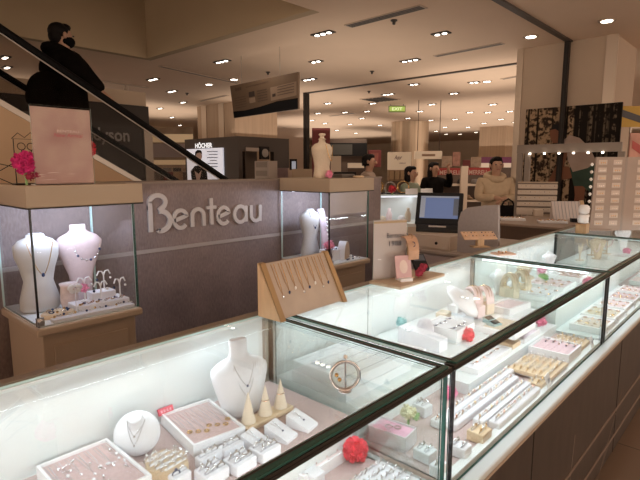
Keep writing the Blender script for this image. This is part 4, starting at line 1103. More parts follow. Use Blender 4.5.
# right cabinet contents
torso_bust('torso_bust', 'white torso bust in the right glass cabinet', (2.125, 2.05, CZ), 0, .29, MANW, .15)
drape('necklace', 'fine dark necklace on the white torso bust in the right cabinet', (2.125, 2.06, CZ), 0, .045, .10, -.046, -.054, .285, GEM, .0014, .006)
t = thing('necklace_board', 'curved lilac necklace board draped with pale beads in the right cabinet', 'necklace board', (2.235, 2.05, CZ))
MB().loft([[(-.05 + .03 * k / 6 + .02 * math.cos(a), -.01 + .07 * (k / 6) ** 2 + .010 * math.sin(a) - .07, .03 + .26 * k / 6) for a in [i * .785 for i in range(8)]] for k in range(7)]).xf(Matrix.Diagonal((1.5, 1, 1, 1))).build('board', mat('lilac_velvet', (.50, .40, .43), .85), t, smooth=True)
for j in range(7): MB().sph((-.05 + j * .004, -.082 + j * .003, .24 - j * .025), .007, 8).build('bead', PEARL, t, smooth=True)
t = thing('pink_bouquet', 'pink flowers in a small vase at the corner of the right cabinet', 'flowers', (2.10, 1.88, CZ))
MB().lathe([(.018, 0), (.024, .03), (.016, .06), (.02, .075)], seg=14).build('vase', mat('dark_vase', (.14, .10, .12), .5), t, smooth=True)
for k, (dx, dz) in enumerate(((-.018, .10), (.016, .11), (0, .085), (.026, .09))): pompom('blossom', .019, PINKF, t, None, 36, k, (dx, 0, dz))
tag(MB().bbox(-.07, .07, -.05, .05, 0, .06, .002).build('riser_block', WHITEB, None, (2.20, 1.93, CZ)), 'white riser block in the middle of the right cabinet', 'riser')
t = thing('bracelet_pillow', 'white arched bracelet pillow with a tan face in the right cabinet', 'bracelet stand', (2.255, 1.87, CZ), .4)
MB().prism([(.05 * math.cos(a), 0, .02 + .085 * math.sin(a)) for a in [math.pi * k / 12 for k in range(13)]] + [(-.05, 0, 0), (.05, 0, 0)], (0, .045, 0)).build('arch', WHITEB, t)
MB().prism([(.047 * math.cos(a), -.002, .02 + .082 * math.sin(a)) for a in [math.pi * k / 12 for k in range(13)]] + [(-.047, -.002, .002), (.047, -.002, .002)], (0, .002, 0)).build('tan_face', mat('tan_face', (.55, .42, .32), .7), t)
random.seed(4)
for k in range(14): put(('stud', 'ear')[k % 2], (2.25 + random.uniform(-.06, .09), 1.84 + random.uniform(-.02, .08), CZ + .001), random.uniform(0, 3), (SILVER, GEM, PEARL)[k % 3], 'tiny earring on the right cabinet deck', 'earrings on the right cabinet deck', 1.3)
for k in range(6): put('stud', (2.155 + k * .018, 1.90, CZ + .061), 0, (GEM, SILVER)[k % 2], 'tiny earring on the white riser block of the right cabinet, %s from left' % ('first', 'second', 'third', 'fourth', 'fifth', 'sixth')[k], 'earrings on the right cabinet riser', 1.2)

# on the left canopy
CT = 1.443
p0, p1 = atY(36, 183, 1.845), atY(94, 183, 1.845); zt0, zt1 = atY(33, 106, 1.845)[2], atY(91, 110, 1.845)[2]
t = thing('standing_sign', 'blush acrylic stand sign reading New Arrival on the left cabinet canopy', 'sign', ((p0.x + p1.x) / 2, 1.845, CT)); hw = (p1.x - p0.x) / 2; hh = zt0 - CT
MB().box(-hw, hw, 0, .004, 0, hh).build('print_sheet', pinkposter(), t); pane('acrylic_cover', -hw - .003, hw + .003, -.003, -.001, 0, hh + .006, t, GLC, GLE2)
MB().box(-hw - .002, hw + .002, .0, .045, 0, .003).build('foot', TRAYW, t)
text('headline', 'BENTEAU', (-hw * .20, -.0035, hh * .685), (1, 0, 0), (0, 0, 1), hw * .75, hh * .035, mat('sign_pale_ink', (.72, .56, .50), .6), t, .0015)
text('script_line', 'New Arrival', (-hw * .32, -.0035, hh * .625), (1, 0, 0), (0, 0, 1), hw * 1.0, hh * .05, mat('sign_red_ink', (.50, .10, .12), .6), t, .0015, shear=.25)
bo = MB()
random.seed(9)
for k in range(9): bo.lathe([(.012 + .006 * random.random(), 0), (.003, .0012)], (random.uniform(-hw * .9, hw * .3), -.0036, hh * random.uniform(.05, .2)), 1, .02, 8)
bo.build('blossom_print', mat('blossom_print', (.66, .52, .46), .7), t)
t = thing('wire_stand', 'black wire earring frame behind the magenta pompom on the left canopy', 'earring stand', (atY(28, 181, 1.93).x, 1.93, CT))
q = MB(); xw = .035; q.tube([(-xw, 0, 0), (-xw, 0, .155), (xw, 0, .155), (xw, 0, 0)], .0018, 5); q.build('wire_frame', BLACK, t)
MB().box(-xw - .01, xw + .01, -.02, .02, 0, .004).build('foot', BLACK, t)
for k in range(2): MB().torus((-.012 + .03 * k, 0, .13), .012, .0014, (0, 1, 0), 16, 5).build('wire_ring', BLACK, t); MB().cyl((-.012 + .03 * k, 0, .07), (-.012 + .03 * k, 0, .118), .0016, seg=5).build('hanging_chain', BLACK, t)
MB().tube([(-.04, 0, .155), (-.02, 0, .175), (0, 0, .16), (.02, 0, .178), (.04, 0, .155)], .0014, 5).build('wire_scroll', BLACK, t)
c = atY(25, 163, 1.87); t = thing('magenta_flower', 'magenta pompom flower on the left cabinet canopy', 'flower', (c.x, 1.87, CT))
pompom('petals', .038, MAG, t, n=190, seed=2, c=(0, 0, c.z - CT)); MB().cyl((0, 0, 0), (0, 0, c.z - CT - .03), .004).build('stem', GREENF, t)
for k, (dx, dz) in enumerate(((.004, .028), (.024, .034))): pompom('dark_bud', .014, mat('dark_bud', (.30, .02, .06), .8), t, None, 30, k, (dx, -.02, dz))
c = atY(93, 149, 1.95); t = thing('red_flower', 'red pompom flower half hidden behind the blush standing sign', 'flower', (c.x - .02, 1.95, CT)); pompom('petals', .03, RED, t, n=90, seed=3, c=(0, 0, c.z - CT)); MB().cyl((0, 0, 0), (0, 0, c.z - CT - .02), .004).build('stem', GREENF, t)
t = thing('twig_branch', 'thin bare twigs at the left end of the left canopy', 'twigs', (.50, 1.95, CT))
for pts in ([(-.04, 0, .1), (0, 0, .075), (.06, 0, .06)], [(-.05, 0, .06), (0, .01, .03), (.055, 0, .0)], [(-.03, 0, .03), (.02, 0, .05), (.06, 0, .075)]): MB().tube(pts, .0015, 5).build('twig', BLACK, t)

# on the right canopy
c = atY(322, 182, 1.93); t = thing('mannequin_bust', 'cream dress form bust with knob neck and long necklace on the right canopy', 'mannequin', (c.x, 1.93, CT), .35)
hm = atY(320, 133, 1.93)[2] - CT; wd = atY(331, 160, 1.93)[0] - atY(310, 160, 1.93)[0]
MB().lathe([(wd * .42, 0), (wd * .40, hm * .10), (wd * .36, hm * .26), (wd * .42, hm * .45), (wd * .50, hm * .60), (wd * .49, hm * .68), (wd * .36, hm * .755), (wd * .17, hm * .79), (wd * .14, hm * .86)], (0, 0, 0), 1, .62, 22).build('torso', CREAM, t, smooth=True)
MB().lathe([(wd * .14, hm * .86), (wd * .07, hm * .90), (wd * .065, hm * .93), (wd * .12, hm * .96), (wd * .10, hm * .99), (.002, hm)], (0, 0, 0), 1, 1, 14).build('neck_knob', CREAM, t, smooth=True)
drape('necklace', 'long gold necklace on the cream mannequin bust', (c.x, 1.93, CT), .35, wd * .30, hm * .36, -wd * .25, -wd * .33, hm * .74, GOLD, .0018, None)
t = thing('pink_flower', 'pink flower lying at the foot of the cream mannequin bust', 'flower', (atY(329, 181, 1.86).x, 1.86, CT)); pompom('petals', .022, PINKF, t, n=70, seed=5, c=(0, 0, .022)); pompom('red_blossom', .019, RED, t, None, 50, 6, (.024, .02, .026))
t = thing('jewel_tray', 'grey low tray on the right canopy beside the mannequin', 'tray', (2.30, 1.95, CT), 0); MB().bbox(-.06, .06, -.05, .05, 0, .02, .003).build('tray_box', mat('slate_tray', (.10, .085, .075), .6), t); MB().box(-.055, .055, -.045, .045, .02, .0215).build('tray_pad', mat('slate_pad', (.16, .13, .11), .8), t)
tag(MB().lathe([(.03, 0), (.034, .006), (.028, .012)], (0, 0, 0), 1.3, .8, 16).build('wooden_dish', WOODL, None, (2.355, 1.87, CT), smooth=True), 'small wooden dish on the right end of the right canopy', 'dish')

# ================================================================ CASH DESK
PZ = .95
t = thing('cash_desk', 'low taupe cash desk with pale drawer fronts behind the counter', 'desk', (3.35, 1.62, 0)); DSK = mat('desk_grey', (.30, .24, .21), .5); DRW = mat('drawer_pale', (.42, .34, .33), .5)
MB().box(-.38, .5, -.36, .42, 0, PZ - .02).build('desk_body', DSK, t); MB().bbox(-.40, .5, -.38, .44, PZ - .02, PZ, .003).build('desk_top', mat('desk_top', (.40, .33, .28), .45), t)
for k, (a, b_) in enumerate(((.42, .17), (.165, -.09), (-.095, -.35))): MB().box(-.388, -.38, b_ + .005, a - .005, PZ - .20, PZ - .035).build('drawer_front', DRW, t); MB().box(-.388, -.38, b_ + .005, a - .005, .2, PZ - .21).build('door_front', DRW, t)
t = thing('cash_box', 'light beige cash drawer box on the cash desk under the monitor', 'cash drawer', (3.0, 1.60, PZ)); CDB = mat('cash_box', (.52, .42, .33), .45)
MB().bbox(0, .36, 0, .29, 0, .095, .004).build('box', CDB, t); MB().box(-.004, 0, .01, .28, .012, .085).build('drawer_front', mat('cash_front', (.56, .46, .37), .45), t); MB().cyl((-.010, .10, .045), (-.004, .10, .045), .010, seg=12).build('lock', BLACK, t)
mc = atX(437, 210, 3.18)
t = thing('pos_monitor', 'black touch screen till with a blue lit display on the cash drawer', 'till', (3.20, mc.y, PZ + .095), math.atan2(-rt.x, rt.x) * 0)
t.rotation_euler.z = -math.pi / 2 + .42
TM = Matrix.Rotation(-.48, 4, 'X'); TM.translation = V((0, .0, .05))
MB().bbox(-.165, .165, -.012, .02, 0, .25, .006).xf(TM).build('screen_housing', BLACK, t)
SCN = mat('till_screen', (.05, .07, .14), .4, emit=.50, ecol=(.12, .18, .36)); s_ = MB().box(-.135, .135, -.0135, -.012, .045, .22).xf(TM).build('display', SCN, t)
MB().box(-.135, -.10, -.0145, -.0135, .05, .205).xf(TM).build('side_menu', mat('till_menu', (.16, .18, .22), .3, emit=.35, ecol=(.30, .33, .40)), s_); MB().box(-.135, .135, -.0145, -.0135, .207, .22).xf(TM).build('title_bar', MATS['till_menu'], s_); MB().box(.10, .135, -.0145, -.0135, .07, .20).xf(TM).build('key_column', mat('till_keys', (.05, .06, .09), .3, emit=.12, ecol=(.2, .24, .3)), s_)
MB().bbox(-.10, .10, -.02, .13, 0, .03, .006).build('foot', BLACK, t); MB().bbox(-.05, .05, .085, .115, .02, .17, .005).build('neck', BLACK, t); MB().bbox(-.15, .15, -.05, .0, .0, .055, .006).build('lower_housing', BLACKG, t); MB().box(-.06, .06, -.053, -.05, .038, .05).build('name_strip', mat('till_strip', (.45, .40, .36), .4), t)
# grey felt screen with a rounded corner
sx_ = 3.02
pts = [(sx_, atX(457, 252, sx_)[1], PZ), (sx_, atX(458, 222, sx_)[1], atX(458, 222, sx_)[2]), (sx_, atX(461, 212, sx_)[1], atX(461, 212, sx_)[2]), (sx_, atX(468, 207.5, sx_)[1], atX(468, 207.5, sx_)[2]), (sx_, atX(485, 205.5, sx_)[1], atX(485, 205.5, sx_)[2]), (sx_, atX(498, 205, sx_)[1], atX(498, 205, sx_)[2]), (sx_, atX(498, 258, sx_)[1], PZ)]
o = MB().prism([V(p) - V(pts[0]) for p in pts], (.03, 0, 0)).build('desk_screen', mat('felt_grey', (.36, .32, .31), .85, var=.05, scale=60), None, pts[0]); tag(o, 'grey felt desk screen with a rounded corner right of the till', 'screen')
# brown cross counter at the far side, with white jewellery boards
cx0 = 3.95
t = thing('cross_counter', 'brown cross counter closing the stall, covered with white jewellery trays', 'counter', (4.39, 1.492, 0)); BRC = mat('cross_brown', (.16, .11, .08), .5, var=.1, scale=4, stretch=(1, 1, 5))
MB().box(-.36, .42, -.27, .275, 0, 1.03).build('body', BRC, t); MB().bbox(-.375, .44, -.28, .29, 1.03, 1.05, .003).build('top', mat('cross_top', (.30, .22, .17), .4), t)

ORD = ('first', 'second', 'third', 'fourth', 'fifth', 'sixth', 'seventh', 'eighth', 'ninth', 'tenth', 'eleventh', 'twelfth', 'thirteenth', 'fourteenth', 'fifteenth', 'sixteenth', 'seventeenth', 'eighteenth', 'nineteenth', 'twentieth', 'twenty-first', 'twenty-second', 'twenty-third', 'twenty-fourth', 'twenty-fifth', 'twenty-sixth', 'twenty-seventh', 'twenty-eighth')
ROW = ('front', 'second', 'third', 'fourth', 'fifth', 'sixth')

# ================================================================ THINGS ON THE COUNTER GLASS
GZ = ZT - .002 + .0005


def slant(name, label, cat, loc, rz, wd, dp, hh, group=None): return thing(name, label, cat, loc, rz, group)


# wooden wedge with necklaces
t = thing('necklace_stand', 'wooden wedge necklace stand on the glass at the back of the first joint', 'necklace stand', (.965, 1.05, GZ + .0015), .03); wl = .315; wh = .165; wd_ = .10
for x, m in ((0, WOODK), (wl - .02, WOODK)):
    e = MB().prism([(x, 0, 0), (x, wd_, 0), (x, wd_, wh), (x, wd_ - .012, wh)], (.02, 0, 0)).build('side_panel', mat('oak_side', (.60, .42, .25), .5, var=.08, scale=6, stretch=(8, 8, 2)), t)
    MB().prism([(x, -.002, 0), (x, .004, 0), (x, wd_ - .006, wh), (x, wd_ - .014, wh)], (.02, 0, 0)).build('front_edge', WOODE, e)
MB().prism([(.02, .010, .004), (.02, .016, .004), (.02, wd_ - .004, wh - .004), (.02, wd_ - .010, wh - .004)], (wl - .04, 0, 0)).build('slanted_board', mat('board_taupe', (.46, .36, .28), .7, var=.05, scale=20), t)
MB().box(.02, wl - .02, wd_ - .006, wd_, .01, wh - .01).build('back_board', WOODK, t)
WM = Matrix.Translation(t.location) @ Matrix.Rotation(.03, 4, 'Z')
random.seed(8)
words_ = ('first', 'second', 'third', 'fourth', 'fifth', 'sixth', 'seventh', 'eighth')
for k in range(8):
    x = .048 + k * .031; v0 = .97; v1 = .40 + .05 * (k % 3)

    def bp(u, v): return (u, .010 + (wd_ - .020) * v - .0015, .004 + (wh - .008) * v)
    nk = thing('necklace', 'gold chain necklace with pendant on the wooden wedge stand, %s from its left side' % words_[k], 'necklace', WM @ V((x, 0, 0)), .03, 'necklaces on the wooden wedge')
    MB().tube([bp(-.006, v0), bp(-.004, v1 + .15), bp(0, v1), bp(.004, v1 + .15), bp(.006, v0)], .0009, 5).build('chain', GOLD, nk)
    pd = bp(0, v1 - .035); MB().sph(pd, (.004, .003, .006), 8).build('pendant', (SILVER, GEM, PEARL)[k % 3], nk, smooth=True)

# hoop on the top glass of the first showcase
c = at(345, 391, GZ); t = thing('ring_hoop_stand', 'round silver hoop ornament standing upright on the top glass', 'ornament', c, AZ + .15)
MB().torus((0, 0, .033), .031, .0022, (0, 1, 0), 28, 6).build('outer_hoop', SILVER, t, smooth=True); MB().torus((0, .001, .033), .027, .0012, (0, 1, 0), 28, 5).build('inner_hoop', STEEL, t, smooth=True)
MB().cyl((0, 0, .0), (0, 0, .070), .0022, seg=8).build('centre_post', SILVER, t); MB().cyl((0, 0, 0), (0, 0, .002), .014, seg=16).build('foot', SILVER, t)
for k, (x, z, m) in enumerate(((-.012, .026, GOLD), (-.018, .036, GOLD), (.0, .074, PEARL))): MB().sph((x, -.002, z), .0045, 8).build('bead', m, t, smooth=True)

# pale wood slab and what stands on it
sc = [at(*q, GZ) for q in ((375, 284), (400, 290), (441, 278), (414, 270))]; cx = sum(p.x for p in sc) / 4; cy = sum(p.y for p in sc) / 4
SB = MB().bbox(-.165, .165, -.075, .075, 0, .012, .003).build('wood_slab', mat('slab_wood', (.52, .40, .28), .45, var=.1, scale=6, stretch=(2, 12, 12)), None, (cx, cy, GZ)); tag(SB, 'pale wood slab lying on the back edge of the second showcase', 'board')
SZ = GZ + .012


def sl(px, py): return at(px, py, SZ)


p = sl(389, 277); pt_ = .235
t = thing('acrylic_sign', 'clear acrylic standing sign reading Benteau on the wood slab', 'sign', (cx - .068, cy + .045, SZ), -.42)
aw = .075; MB().box(-aw, aw, 0, .003, 0, pt_).build('sheet', mat('frosted_sheet', (.52, .45, .42), .35), t); pane('acrylic_cover', -aw - .003, aw + .003, -.003, -.001, 0, pt_ + .005, t, GLC, GLE2)
MB().box(-aw - .003, aw + .003, -.004, .05, -.0, .003).build('foot', GLC, t); MB().box(-aw, aw, -.0005, 0, pt_ - .012, pt_ - .004).build('top_band', mat('gold_band', (.45, .32, .18), .4), t)
text('name_lettering', 'Benteau', (-aw * .25, -.0035, pt_ * .70), (1, 0, 0), (0, 0, 1), aw * 1.05, .020, INK, t, .0015); text('year_lettering', '1988', (-aw * .10, -.0035, pt_ * .56), (1, 0, 0), (0, 0, 1), aw * .75, .020, INK, t, .0015)
t = thing('photo_card', 'pink photo card leaning in a stand on the wood slab', 'card', (cx - .065, cy - .025, SZ), -.5)
R_ = Matrix.Rotation(-.22, 4, 'X'); MB().box(-.034, .034, 0, .005, .01, .10).xf(R_).build('card_sheet', mat('card_blush', (.62, .40, .40), .6), t); MB().lathe([(.018, 0), (.0, .001)], (0, 0, 0), 1, 1.5, 14).xf(R_ @ Matrix.Translation((0, -.001, .055)) @ Matrix.Rotation(math.pi / 2, 4, 'X')).build('pale_print', mat('card_print', (.72, .58, .52), .6), t); MB().box(-.025, .025, -.02, .03, 0, .012).build('stand', TRAYW, t)
t = thing('bracelet_arch', 'tan leather bracelet arch on a stem standing on the wood slab', 'bracelet stand', (cx + .0, cy + .005, SZ), -.35)
pts = [(0, -.045 + .09 * k / 8 * 1.0 - .0, .165 - .10 * (k / 8) ** 2) for k in range(9)]
MB().loft([[V(p) + V((.026 * s, 0, d)) for s, d in ((-1, 0), (1, 0), (1, .006), (-1, .006))] for p in [(0, .04 * math.cos(math.radians(200 - 26 * k)), .10 + .065 * math.sin(math.radians(200 - 26 * k))) for k in range(8)]]).build('arch', mat('arch_tan', (.50, .30, .19), .6, var=.15, scale=30), t)
MB().cyl((0, 0, 0), (0, 0, .16), .004, seg=8).build('stem', WOODM, t); MB().cyl((0, 0, 0), (0, 0, .006), .03, seg=18).build('foot', WOODL, t)
for k in range(3): MB().torus((0, .038 * math.cos(math.radians(150 - 40 * k)), .106 + .066 * math.sin(math.radians(150 - 40 * k))), .010, .0015, (1, .2, 0), 12, 5).build('bracelet', GOLD if k % 2 else GEM, t)
for k, (dx, dy, dz) in enumerate(((.005, -.045, .022), (.045, -.03, .024), (.08, -.015, .022), (.03, -.05, .045))):
    pompom('dried_flower', .016, mat('dried_red', (.42, .05, .09), .85, var=.4, scale=60), None, (cx + dx, cy + dy, SZ + dz), 60, k); o = bpy.context.scene.collection.objects[-1]
fl_ = [o for o in bpy.data.objects if o.name.startswith('dried_flower')]
for o, s in zip(fl_, ('left of four before the tan arch', 'middle of four before the tan arch', 'right of four, beside the card reader', 'topmost of four before the tan arch')): tag(o, 'dark red dried flower, ' + s, 'flower', 'dried red flowers on the slab')
t = thing('card_reader', 'small black card reader leaning at the end of the wood slab', 'card reader', (cx + .135, cy + .01, SZ), -.6); R_ = Matrix.Rotation(-.9, 4, 'X'); MB().bbox(-.032, .032, -.004, .012, .012, .10, .003).xf(R_).build('reader_body', BLACK, t); MB().box(-.026, .026, -.005, -.004, .06, .092).xf(R_).build('reader_screen', mat('reader_screen', (.10, .11, .13), .2), t)

# earring board on foot
c = at(480, 247, GZ); t = thing('earring_board', 'tilted tan earring board on a small foot over the second showcase', 'earring board', c, AZ + .12)
R_ = Matrix.Rotation(-1.05, 4, 'X'); R_.translation = V((0, -.01, .045)); TB = mat('board_peach', (.62, .40, .26), .7, var=.06, scale=30)
MB().bbox(-.10, .10, -.004, .004, -.0, .075, .003).xf(R_).build('board', TB, t); MB().box(-.02, .02, -.01, .02, 0, .05).build('stem', WOODM, t); MB().box(-.05, .05, -.025, .03, 0, .006).build('foot', WOODM, t)
TW = Matrix.Translation(c) @ Matrix.Rotation(AZ + .12, 4, 'Z') @ R_
for k in range(18):
    p = TW @ V((-.086 + (k % 9) * .0215, -.006, .022 + .03 * (k // 9))); put('drop', p, AZ, (GOLD, SILVER, GEM)[k % 3], 'tiny earring on the tilted tan board, %s row, %s from the left' % (('lower', 'upper')[k // 9], ORD[k % 9]), 'earrings on the tan board', 1.1)
c = at(503, 255, GZ); t = thing('earring_pad', 'flat peach earring pad lying on the glass right of the tan board', 'earring pad', c, AZ + .3); MB().bbox(-.055, .055, -.035, .035, 0, .012, .003).build('pad', mat('pad_peach', (.66, .46, .36), .8), t); MB().bbox(-.057, .057, -.037, .037, -.0, .004, .002).build('backing', TRAYW, t)
for k in range(6): put('stud', V(c) + V((-.03 + .02 * (k % 3), -.01 + .03 * (k // 3), .0125)), 0, (GOLD, PEARL)[k % 2], 'tiny stud on the flat peach pad, %s row, %s from left' % (('near', 'far')[k // 3], ORD[k % 3]), 'studs on the peach pad', 1.1)

# tall earring rack
dep = 3.62; a_, b_ = atD(591, 232, dep), atD(668, 157, dep); wr = abs((b_ - a_).dot(rt)); hr = b_.z - GZ; c = atD(591, 232, dep)
RK = mat('rack_taupe', (.40, .315, .265), .7, var=.04, scale=10); EC = mat('earring_card', (.62, .52, .45), .6)
t = thing('earring_rack', 'tall taupe folding rack of white earring cards on the far showcase', 'earring rack', (c.x, c.y, GZ), AZ)
hw1 = wr * .42
MB().prism([(-.012, 0, 0), (hw1, 0, 0), (hw1, .0, hr), (.0, 0, hr)], (0, .018, 0)).build('rack_panel', RK, t)
MB().prism([(hw1 + .004, .0, 0), (wr, .03, 0), (wr, .03, hr), (hw1 + .004, 0, hr)], (0, .018, 0)).build('rack_panel', RK, t); MB().box(-.02, .15, -.02, .10, 0, .008).build('foot', RK, t); MB().box(hw1 - .006, hw1 + .010, -.002, .02, 0, hr).build('hinge_strip', mat('rack_hinge', (.34, .28, .24), .5), t)
RR = Matrix.Translation((c.x, c.y, GZ)) @ Matrix.Rotation(AZ, 4, 'Z'); n = 0
colw = ('outer left', 'inner left', 'inner right', 'outer right')
for row in range(9):
    for col, x in enumerate((.05, .165, .36, .475)):
        x = x / .55 * wr; z = hr * (.93 - row * .103); yv = -.002 if col < 2 else (x - hw1) / (wr - hw1) * .03 - .003
        e = thing('earring_card', 'white earring card on the tall rack, %s column, %s row from the top' % (colw[col], ('first', 'second', 'third', 'fourth', 'fifth', 'sixth', 'seventh', 'eighth', 'ninth')[row]), 'earring card', RR @ V((x, yv, z)), AZ, 'earring cards on the tall rack')
        MB().box(-.030, .030, -.002, 0, -.017, .017).build('card', EC, e)
        for s in (-1, 0, 1): MB().sph((s * .014, -.004, -.004), (.0028, .002, .006), 6).build('earring', (GOLD, SILVER)[(row + col) % 2], e)
for row in range(9):
    e = tag(MB().lathe([(.004, -.012), (.013, 0), (.004, .012)], seg=8).build('pearl_cluster', PEARL, None, RR @ V((-.026, .006, hr * (.90 - row * .10))), smooth=True), 'pale earring cluster hanging on the left rim of the tall rack, %s from the top' % ('first', 'second', 'third', 'fourth', 'fifth', 'sixth', 'seventh', 'eighth', 'ninth')[row], 'earring', 'earrings on the rim of the tall rack')
bk = at(582, 233, 1.05); tag(MB().bbox(-.04, .04, -.035, .035, 0, .066, .004).build('wood_block', WOODM, None, bk), 'brown wooden block at the left foot of the tall earring rack', 'block')
for k in range(2): tag(MB().lathe([(.02, 0), (.034, .008), (.036, .03), (.034, .055), (.02, .064)], seg=16).build('bracelet_roll', TRAYW, None, (bk.x + .006 * k, bk.y, 1.1165 + .066 * k), smooth=True), ('white bracelet roll on the brown block by the tall rack, lower one', 'white bracelet roll on the brown block by the tall rack, upper one')[k], 'bracelet stand', 'bracelet rolls beside the tall rack')

# white jewellery boards on the cross counter
XZ = 1.05


def xa(px, py): return at(px, py, XZ)


c = xa(536, 214); t = thing('necklace_ladder', 'tall white ladder board with rows of fine jewellery on the cross counter', 'display board', c, AZ - .25)
hl = (215 - 183) / 500 * 4.75; wl2 = 38 / 500 * 4.75; LBM = mat('ladder_white', (.56, .47, .39), .6)
MB().box(-wl2 / 2, wl2 / 2, .02, .035, 0, hl).build('back', mat('ladder_brown', (.22, .17, .14), .8), t)  # back board in a darker brown than the rung pads
for k in range(5):
    z = hl * (.06 + k * .19); MB().bbox(-wl2 / 2, wl2 / 2, -.005, .02, z, z + hl * .14, .003).build('rung_pad', LBM, t)
MB().box(-wl2 / 2, wl2 / 2, -.006, .035, hl, hl + .012).build('top_bar', BEIGE, t)
LM = Matrix.Translation(c) @ Matrix.Rotation(AZ - .25, 4, 'Z'); random.seed(2)
for k in range(5):
    for j in range(8): put('drop', LM @ V((-wl2 * .42 + j * wl2 * .12, -.0065, hl * (.13 + k * .19))), AZ, (GOLD, SILVER, GEM)[(j + k) % 3], 'tiny earring on the white ladder board, rung %s from below, %s from the left' % (ORD[k], ORD[j]), 'earrings on the ladder board', 1.2)
c = xa(566, 219); t = thing('striped_board', 'slanted white striped necklace board with wooden side on the cross counter', 'display board', c, AZ - .1); hs = .155; ws = 27 / 500 * 4.5
MB().prism([(-ws / 2, -.05, 0), (-ws / 2, .05, 0), (-ws / 2, .05, hs), (-ws / 2, .035, hs)], (ws, 0, 0)).build('wedge', mat('striped_pad', (.62, .55, .52), .6), t)
for k in range(8): MB().prism([(-ws / 2 + .02 + k * ws * .12, -.052, .004), (-ws / 2 + .02 + k * ws * .12, .033, hs), (-ws / 2 + .024 + k * ws * .12, .033, hs), (-ws / 2 + .024 + k * ws * .12, -.052, .004)], (0, -.002, .001)).build('groove', INKG, t)
MB().prism([(ws / 2, -.055, 0), (ws / 2, .055, 0), (ws / 2, .055, hs + .008), (ws / 2, .03, hs + .008)], (.03, 0, 0)).build('side_panel', WOODM, t)
for k, (px, py, w_, d_, h_, m, lab) in enumerate(((512, 220, .20, .13, .02, WHITEB, 'low white earring tray at the left end of the cross counter'), (552, 223, .22, .10, .02, WHITEB, 'low white earring tray in front of the striped board on the cross counter'), (538, 216, .08, .06, .06, STW, 'small cream box between ladder and striped board on the cross counter'), (524, 214.5, .14, .05, .055, LBM, 'small slanted white pad before the ladder board'), (575, 222, .07, .05, .03, BLACK, 'small dark tray at the right end of the cross counter'))):
    c = xa(px, py); o = tag(MB().bbox(-w_ / 2, w_ / 2, -d_ / 2, d_ / 2, 0, h_, .003).build('jewellery_tray', m, None, c), lab, 'tray', 'trays on the cross counter'); o.rotation_euler.z = AZ - .2
    if k < 2:
        for j in range(14): put('ear', V(c) + Matrix.Rotation(AZ - .2, 3, 'Z') @ V((-w_ * .42 + (j % 7) * w_ * .14, -.03 + .05 * (j // 7), h_)), j, (GOLD, ROSEG, SILVER)[j % 3], 'tiny earring on the tray %s, %s row, %s from left' % (('at the cross counter left end', 'before the striped board')[k], ('near', 'far')[j // 7], ORD[j % 7]), ('earrings on the left cross counter tray', 'earrings on the right cross counter tray')[k], 1.3)

# ================================================================ INSIDE THE SHOWCASES
R1 = ZR + .0025; D1 = ZD + .0005


def tray(label, c, rz, wx_, dy, hh, pad, group=None, rim=.006, frame=None, name='jewellery_tray'):
    t = thing(name, label, 'tray', c, rz, group); fm = frame or TRAYW
    q = MB(); q.box(-wx_ / 2, wx_ / 2, -dy / 2, -dy / 2 + rim, 0, hh); q.box(-wx_ / 2, wx_ / 2, dy / 2 - rim, dy / 2, 0, hh); q.box(-wx_ / 2, -wx_ / 2 + rim, -dy / 2 + rim, dy / 2 - rim, 0, hh); q.box(wx_ / 2 - rim, wx_ / 2, -dy / 2 + rim, dy / 2 - rim, 0, hh); q.box(-wx_ / 2 + rim, wx_ / 2 - rim, -dy / 2 + rim, dy / 2 - rim, 0, .004); q.build('frame', fm, t)
    MB().box(-wx_ / 2 + rim, wx_ / 2 - rim, -dy / 2 + rim, dy / 2 - rim, .004, hh - .006).build('pad', pad, t)
    return t


def W(t): return Matrix.Translation(t.location) @ Matrix.Rotation(t.rotation_euler.z, 4, 'Z')


# --- first showcase, rear riser
a_, b_ = at(36, 466, R1 + .03), at(107, 438, R1 + .03); wA = (b_ - a_).length
tA = tray('white tray with pink felt and silver necklaces, nearest the left frame edge', ((a_.x + b_.x) / 2, (a_.y + b_.y) / 2 - .105, R1), 0, wA, .21, .03, PINK); M_ = W(tA)
random.seed(21)
for k in range(7):
    x = -wA * .40 + k * wA * .133; nk = thing('necklace', 'silver necklace on the left pink tray, %s from its left rim' % words_[k], 'necklace', M_ @ V((x, .09, .0255)), 0, 'necklaces on the left pink tray')
    MB().tube([(-.004, 0, 0), (-.003, -.05, 0), (0, -.075 - .02 * (k % 2), 0), (.003, -.05, 0), (.004, 0, 0)], .0009, 5).build('chain', SILVER, nk); MB().sph((0, -.08 - .02 * (k % 2), .001), (.003, .005, .002), 8).build('pendant', GEMW, nk, smooth=True)
for k in range(26): put(('stud', 'drop')[k % 2], M_ @ V((random.uniform(-.42, .42) * wA, random.uniform(-.09, .07), .0245)), random.uniform(0, 6), (SILVER, GEMW)[k % 3 == 0], 'tiny sparkling silver earring on the left pink tray', 'earrings on the left pink tray', 1.0)

